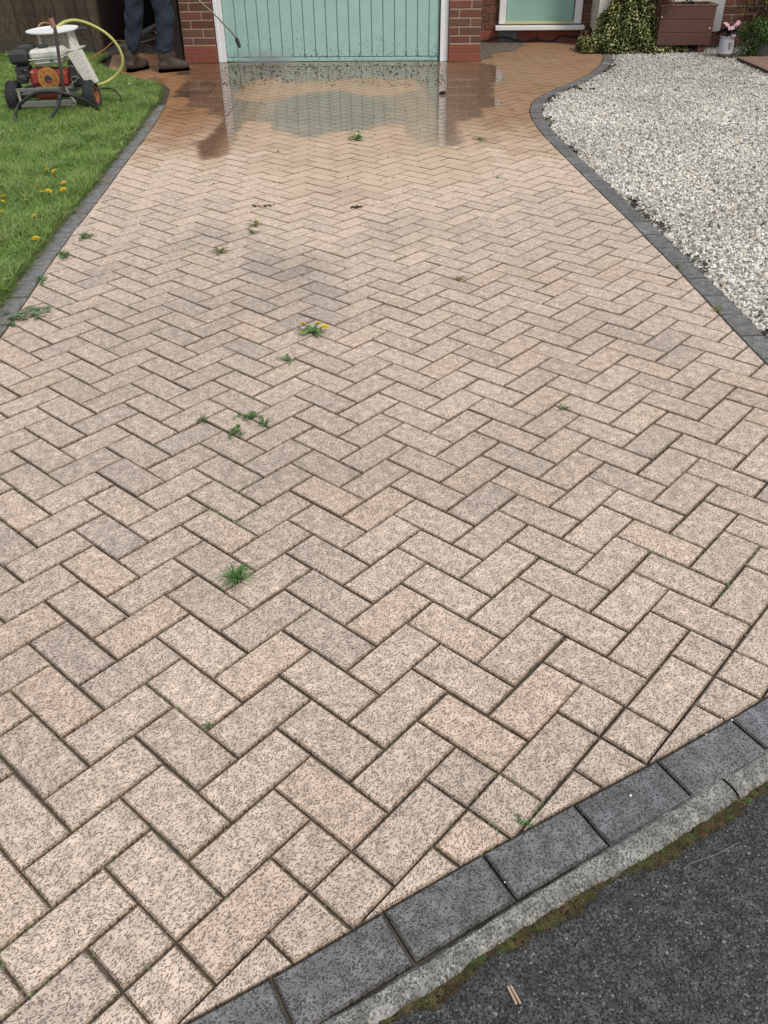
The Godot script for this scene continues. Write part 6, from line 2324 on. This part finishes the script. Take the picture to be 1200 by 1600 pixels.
func make_person() -> void:
	R.seed = 801
	var at := Vector3(-2.2, 0, -9.5)
	var p := thing("person", "person in dark blue jeans and brown work boots standing beside the brick pier", "person", at)
	var fwd := Vector3(0.6, 0, -0.8)
	var left := Vector3.UP.cross(fwd)
	var w := func(v: Vector3) -> Vector3: return v - at
	# jeans
	var hip_l := Vector3(-2.275, 0.9, -9.57) - at
	var hip_r := Vector3(-2.10, 0.9, -9.54) - at
	var knee_l := Vector3(-2.345, 0.48, -9.55) - at
	var knee_r := Vector3(-2.045, 0.48, -9.52) - at
	var ank_l := Vector3(-2.425, 0.15, -9.545) - at
	var ank_r := Vector3(-2.085, 0.15, -9.475) - at
	var jeans := Geo.new()
	skin(jeans, [
		[hip_l, knee_l, 0.112, 0.078], [knee_l, ank_l, 0.079, 0.073],
		[hip_r, knee_r, 0.122, 0.080], [knee_r, ank_r, 0.081, 0.076],
		[hip_l + Vector3(0.01, 0.05, 0), hip_r + Vector3(0, 0.05, 0), 0.125, 0.125],
		[(hip_l + hip_r) * 0.5 + Vector3(0, 0.02, 0), (hip_l + hip_r) * 0.5 + Vector3(0, 0.16, 0), 0.14, 0.14]], 0.011, 0.05, 0.0095, 0.185)
	var denim := mottle(mat("dark_denim", Color.WHITE, 0.85), Vector3(3.2, 2.4, 3.2), 0.03, lin(0.005, 0.009, 0.018), lin(0.021, 0.034, 0.063), 802, 0.25)
	part(p, "jeans", jeans, denim)
	var coat := Geo.new()
	var chest := at * 0.0 + (hip_l + hip_r) * 0.5 + fwd * 0.07 + Vector3.UP * 0.38
	var neck := chest + fwd * 0.05 + Vector3.UP * 0.2
	var sh_l := neck + left * 0.185 - Vector3.UP * 0.05
	var sh_r := neck - left * 0.185 - Vector3.UP * 0.05
	var hand_l := Vector3(-2.0, 0.815, -9.77) - at
	var hand_r := Vector3(-2.075, 0.885, -9.74) - at
	var el_l := (sh_l + hand_l) * 0.5 + left * 0.1 - Vector3.UP * 0.06
	var el_r := (sh_r + hand_r) * 0.5 - left * 0.16 - fwd * 0.1
	skin(coat, [
		[(hip_l + hip_r) * 0.5 + Vector3.UP * 0.1, chest, 0.15, 0.16], [chest, neck, 0.16, 0.09], [sh_l, sh_r, 0.075, 0.075],
		[sh_l, el_l, 0.068, 0.055], [el_l, hand_l.lerp(el_l, 0.25), 0.054, 0.045], [sh_r, el_r, 0.068, 0.055], [el_r, hand_r.lerp(el_r, 0.25), 0.054, 0.045]], 0.014, 0.05, 0.005)
	part(p, "jacket", coat, mottle(mat("dark_work_jacket", Color.WHITE, 0.9), Vector3(3, 3, 3), 0.03, lin(0.03, 0.034, 0.03), lin(0.06, 0.065, 0.055), 803, 0.2))
	# head, neck and hands in one skin
	var body := Geo.new()
	var head := neck + fwd * 0.07 + Vector3.UP * 0.17
	var up := Vector3.UP
	var face := (fwd * 0.9 - up * 0.43).normalized()
	skin(body, [
		[neck - up * 0.03, head - up * 0.05, 0.058, 0.056], [head + up * 0.03 - fwd * 0.02, head + face * 0.02, 0.088, 0.08],
		[head + face * 0.05 - up * 0.07, head + face * 0.055 - up * 0.085, 0.05, 0.042],
		[head + face * 0.09 + up * 0.0, head + face * 0.108 - up * 0.03, 0.012, 0.016],
		[head + left * 0.078 + up * 0.01, head + left * 0.08 - up * 0.035, 0.018, 0.012], [head - left * 0.078 + up * 0.01, head - left * 0.08 - up * 0.035, 0.018, 0.012]], 0.007, 0.025)
	var along := (hand_l - hand_r).normalized()
	for h in [[hand_l, el_l, 1.0], [hand_r, el_r, -1.0]]:
		var wrist: Vector3 = (h[1] - h[0]).normalized() * 0.085 + h[0] + up * 0.03
		var palm: Vector3 = h[0] + up * 0.028 + (wrist - h[0]).normalized() * 0.02
		var bones := [[wrist, palm, 0.026, 0.032], [wrist, (wrist + h[1] * 0.2) / 1.2, 0.026, 0.032]]
		for k in 4:
			var o: Vector3 = palm + along * (k - 1.5) * 0.019
			var l: float = [0.92, 1.05, 1.0, 0.8][k]
			var s: Vector3 = along.cross(up).normalized() * h[2]
			bones.append([o, o + s * 0.03 * l - up * 0.012, 0.0095, 0.009])
			bones.append([o + s * 0.03 * l - up * 0.012, o + s * 0.026 * l - up * 0.045 * l, 0.009, 0.0085])
			bones.append([o + s * 0.026 * l - up * 0.045 * l, o + s * 0.004 - up * 0.056, 0.0085, 0.0078])
		var ts: Vector3 = -along.cross(up).normalized() * h[2]
		bones.append([palm + along * 0.025, palm + along * 0.04 + ts * 0.025 - up * 0.018, 0.011, 0.0095])
		bones.append([palm + along * 0.04 + ts * 0.025 - up * 0.018, palm + along * 0.045 + ts * 0.018 - up * 0.042, 0.0095, 0.008])
		skin(body, bones, 0.005, 0.009)
	part(p, "body", body, mat("skin", lin(0.42, 0.24, 0.17), 0.55))
	var hair := Geo.new()
	skin(hair, [[head + up * 0.045 - fwd * 0.03, head + up * 0.05 + fwd * 0.02, 0.087, 0.08], [head - fwd * 0.05, head - fwd * 0.05 - up * 0.03, 0.065, 0.055]], 0.008, 0.03, 0.002)
	part(p, "hair", hair, mat("brown_hair", lin(0.05, 0.032, 0.02), 0.7))
	for s: float in [-1.0, 1.0]:
		var eye := Geo.new()
		eye.ball(head + face * 0.083 + left * s * 0.031 + up * 0.012, Vector3.ONE * 0.012, 8, 6)
		part(p, "eye", eye, mat("eye", lin(0.5, 0.48, 0.45), 0.2))
	var leather := mottle(mat("brown_leather", Color.WHITE, 0.65), Vector3(7, 7, 7), 0.03, lin(0.022, 0.015, 0.011), lin(0.1, 0.075, 0.058), 804, 0.5)
	var rubber := mat("boot_sole", lin(0.055, 0.042, 0.033), 0.8)
	var cord := mat("boot_lace", lin(0.16, 0.14, 0.11), 0.8)
	boot(p, Vector3(-2.475, 0, -9.475) - at, Vector3(0.45, 0, -0.893).normalized(), ank_l, leather, rubber, cord)
	boot(p, Vector3(-2.155, 0, -9.435) - at, Vector3(0.87, 0, -0.49).normalized(), ank_r, leather, rubber, cord)
	# the lance: gun, pipe bent near its end, nozzle
	var lance := thing("pressure_lance", "thin steel pressure washer lance pointing down at the foot of the garage door", "lance", hand_r + at)
	var o := hand_r + at
	var pipe := Geo.new()
	pipe.tube(curve([Vector3(-2.10, 0.905, -9.735) - o, Vector3(-2.0, 0.812, -9.765) - o, hp(-1.40, 0.735, 0.3) - o, hp(-1.242, 0.597, 0.35) - o, hp(-1.108, 0.482, 0.35) - o, hp(-1.023, 0.399, 0.35) - o, hp(-0.95, 0.325, 0.35) - o, hp(-0.91, 0.275, 0.35) - o, hp(-0.895, 0.25, 0.35) - o]), 0.0075, 9)
	part(lance, "pipe", pipe, mat("dull_steel_pipe", lin(0.16, 0.14, 0.125), 0.35, 0.6))
	var noz := Geo.new()
	noz.tube([hp(-0.897, 0.262, 0.35) - o, hp(-0.892, 0.245, 0.35) - o, hp(-0.882, 0.215, 0.35) - o, hp(-0.872, 0.19, 0.35) - o, hp(-0.866, 0.174, 0.35) - o], [0.012, 0.0195, 0.0205, 0.016, 0.010], 12)
	part(lance, "nozzle", noz, mat("dark_nozzle", lin(0.03, 0.026, 0.022), 0.5))
	var gun := Geo.new()
	gun.tube([Vector3(-2.18, 0.98, -9.71) - o, Vector3(-2.09, 0.898, -9.74) - o], 0.019, 10)
	gun.tube([Vector3(-2.17, 0.97, -9.715) - o, Vector3(-2.21, 0.87, -9.70) - o], [0.018, 0.016], 8)
	part(lance, "trigger_gun", gun, M["black_plastic"])
	var mist := FogVolume.new()
	mist.name = "spray_mist"
	mist.shape = RenderingServer.FOG_VOLUME_SHAPE_ELLIPSOID
	mist.size = Vector3(0.62, 0.2, 0.3)
	mist.position = hp(-0.66, 0.04, 0.16)
	mist.rotation.y = -0.0749
	var fm := FogMaterial.new()
	fm.density = 2.4
	fm.albedo = Color(0.95, 0.97, 0.98)
	mist.material = fm
	mist.set_meta("kind", "stuff")
	tag(mist, "white spray mist where the jet strikes the foot of the garage door", "mist")
	add_child(mist, true)


# ---------------------------------------------------------------- everything
func _ready() -> void:
	R.seed = 1
	dirt.seed = 21
	dirt.frequency = 0.012
	dirt.fractal_octaves = 3
	grime.seed = 22
	grime.frequency = 0.03
	grime.fractal_octaves = 3
	var cam := Camera3D.new()
	cam.name = "camera"
	cam.fov = 62.08
	cam.near = 0.05
	cam.far = 300.0
	add_child(cam)
	cam.position = Vector3(0, 1.3348, 0)
	cam.basis = Basis(Vector3.RIGHT, -0.62068) * Basis(Vector3.BACK, -0.01708)
	cam.current = true
	var sky_material := ProceduralSkyMaterial.new()
	sky_material.sky_top_color = Color(0.80, 0.825, 0.86)
	sky_material.sky_horizon_color = Color(0.86, 0.87, 0.88)
	sky_material.sky_curve = 0.2
	sky_material.ground_horizon_color = Color(0.5, 0.5, 0.48)
	sky_material.ground_bottom_color = Color(0.3, 0.29, 0.27)
	sky_material.sun_angle_max = 1.0
	var sky := Sky.new()
	sky.sky_material = sky_material
	var env := Environment.new()
	env.background_mode = Environment.BG_SKY
	env.sky = sky
	env.tonemap_mode = Environment.TONE_MAPPER_LINEAR
	env.tonemap_exposure = 1.22
	env.sdfgi_enabled = true
	env.ssao_enabled = true
	env.ssil_enabled = true
	env.volumetric_fog_enabled = true
	env.volumetric_fog_density = 0.0
	var world := WorldEnvironment.new()
	world.name = "environment"
	world.environment = env
	add_child(world)
	var sun := DirectionalLight3D.new()
	sun.name = "sun"
	sun.light_color = Color(1.0, 0.965, 0.91)
	sun.light_energy = 0.6
	sun.light_angular_distance = 12.0
	sun.shadow_enabled = true
	sun.basis = Basis.looking_at(Vector3(-0.38, -0.75, -0.5).normalized(), Vector3.UP)
	add_child(sun)
	make_ground()
	make_paving()
	make_edges()
	make_kerb_and_road()
	leaf_material("leaf")
	make_lawn()
	make_gravel()
	make_house()
	make_left_side()
	make_garden()
	make_machine()
	make_person()
	make_weeds()
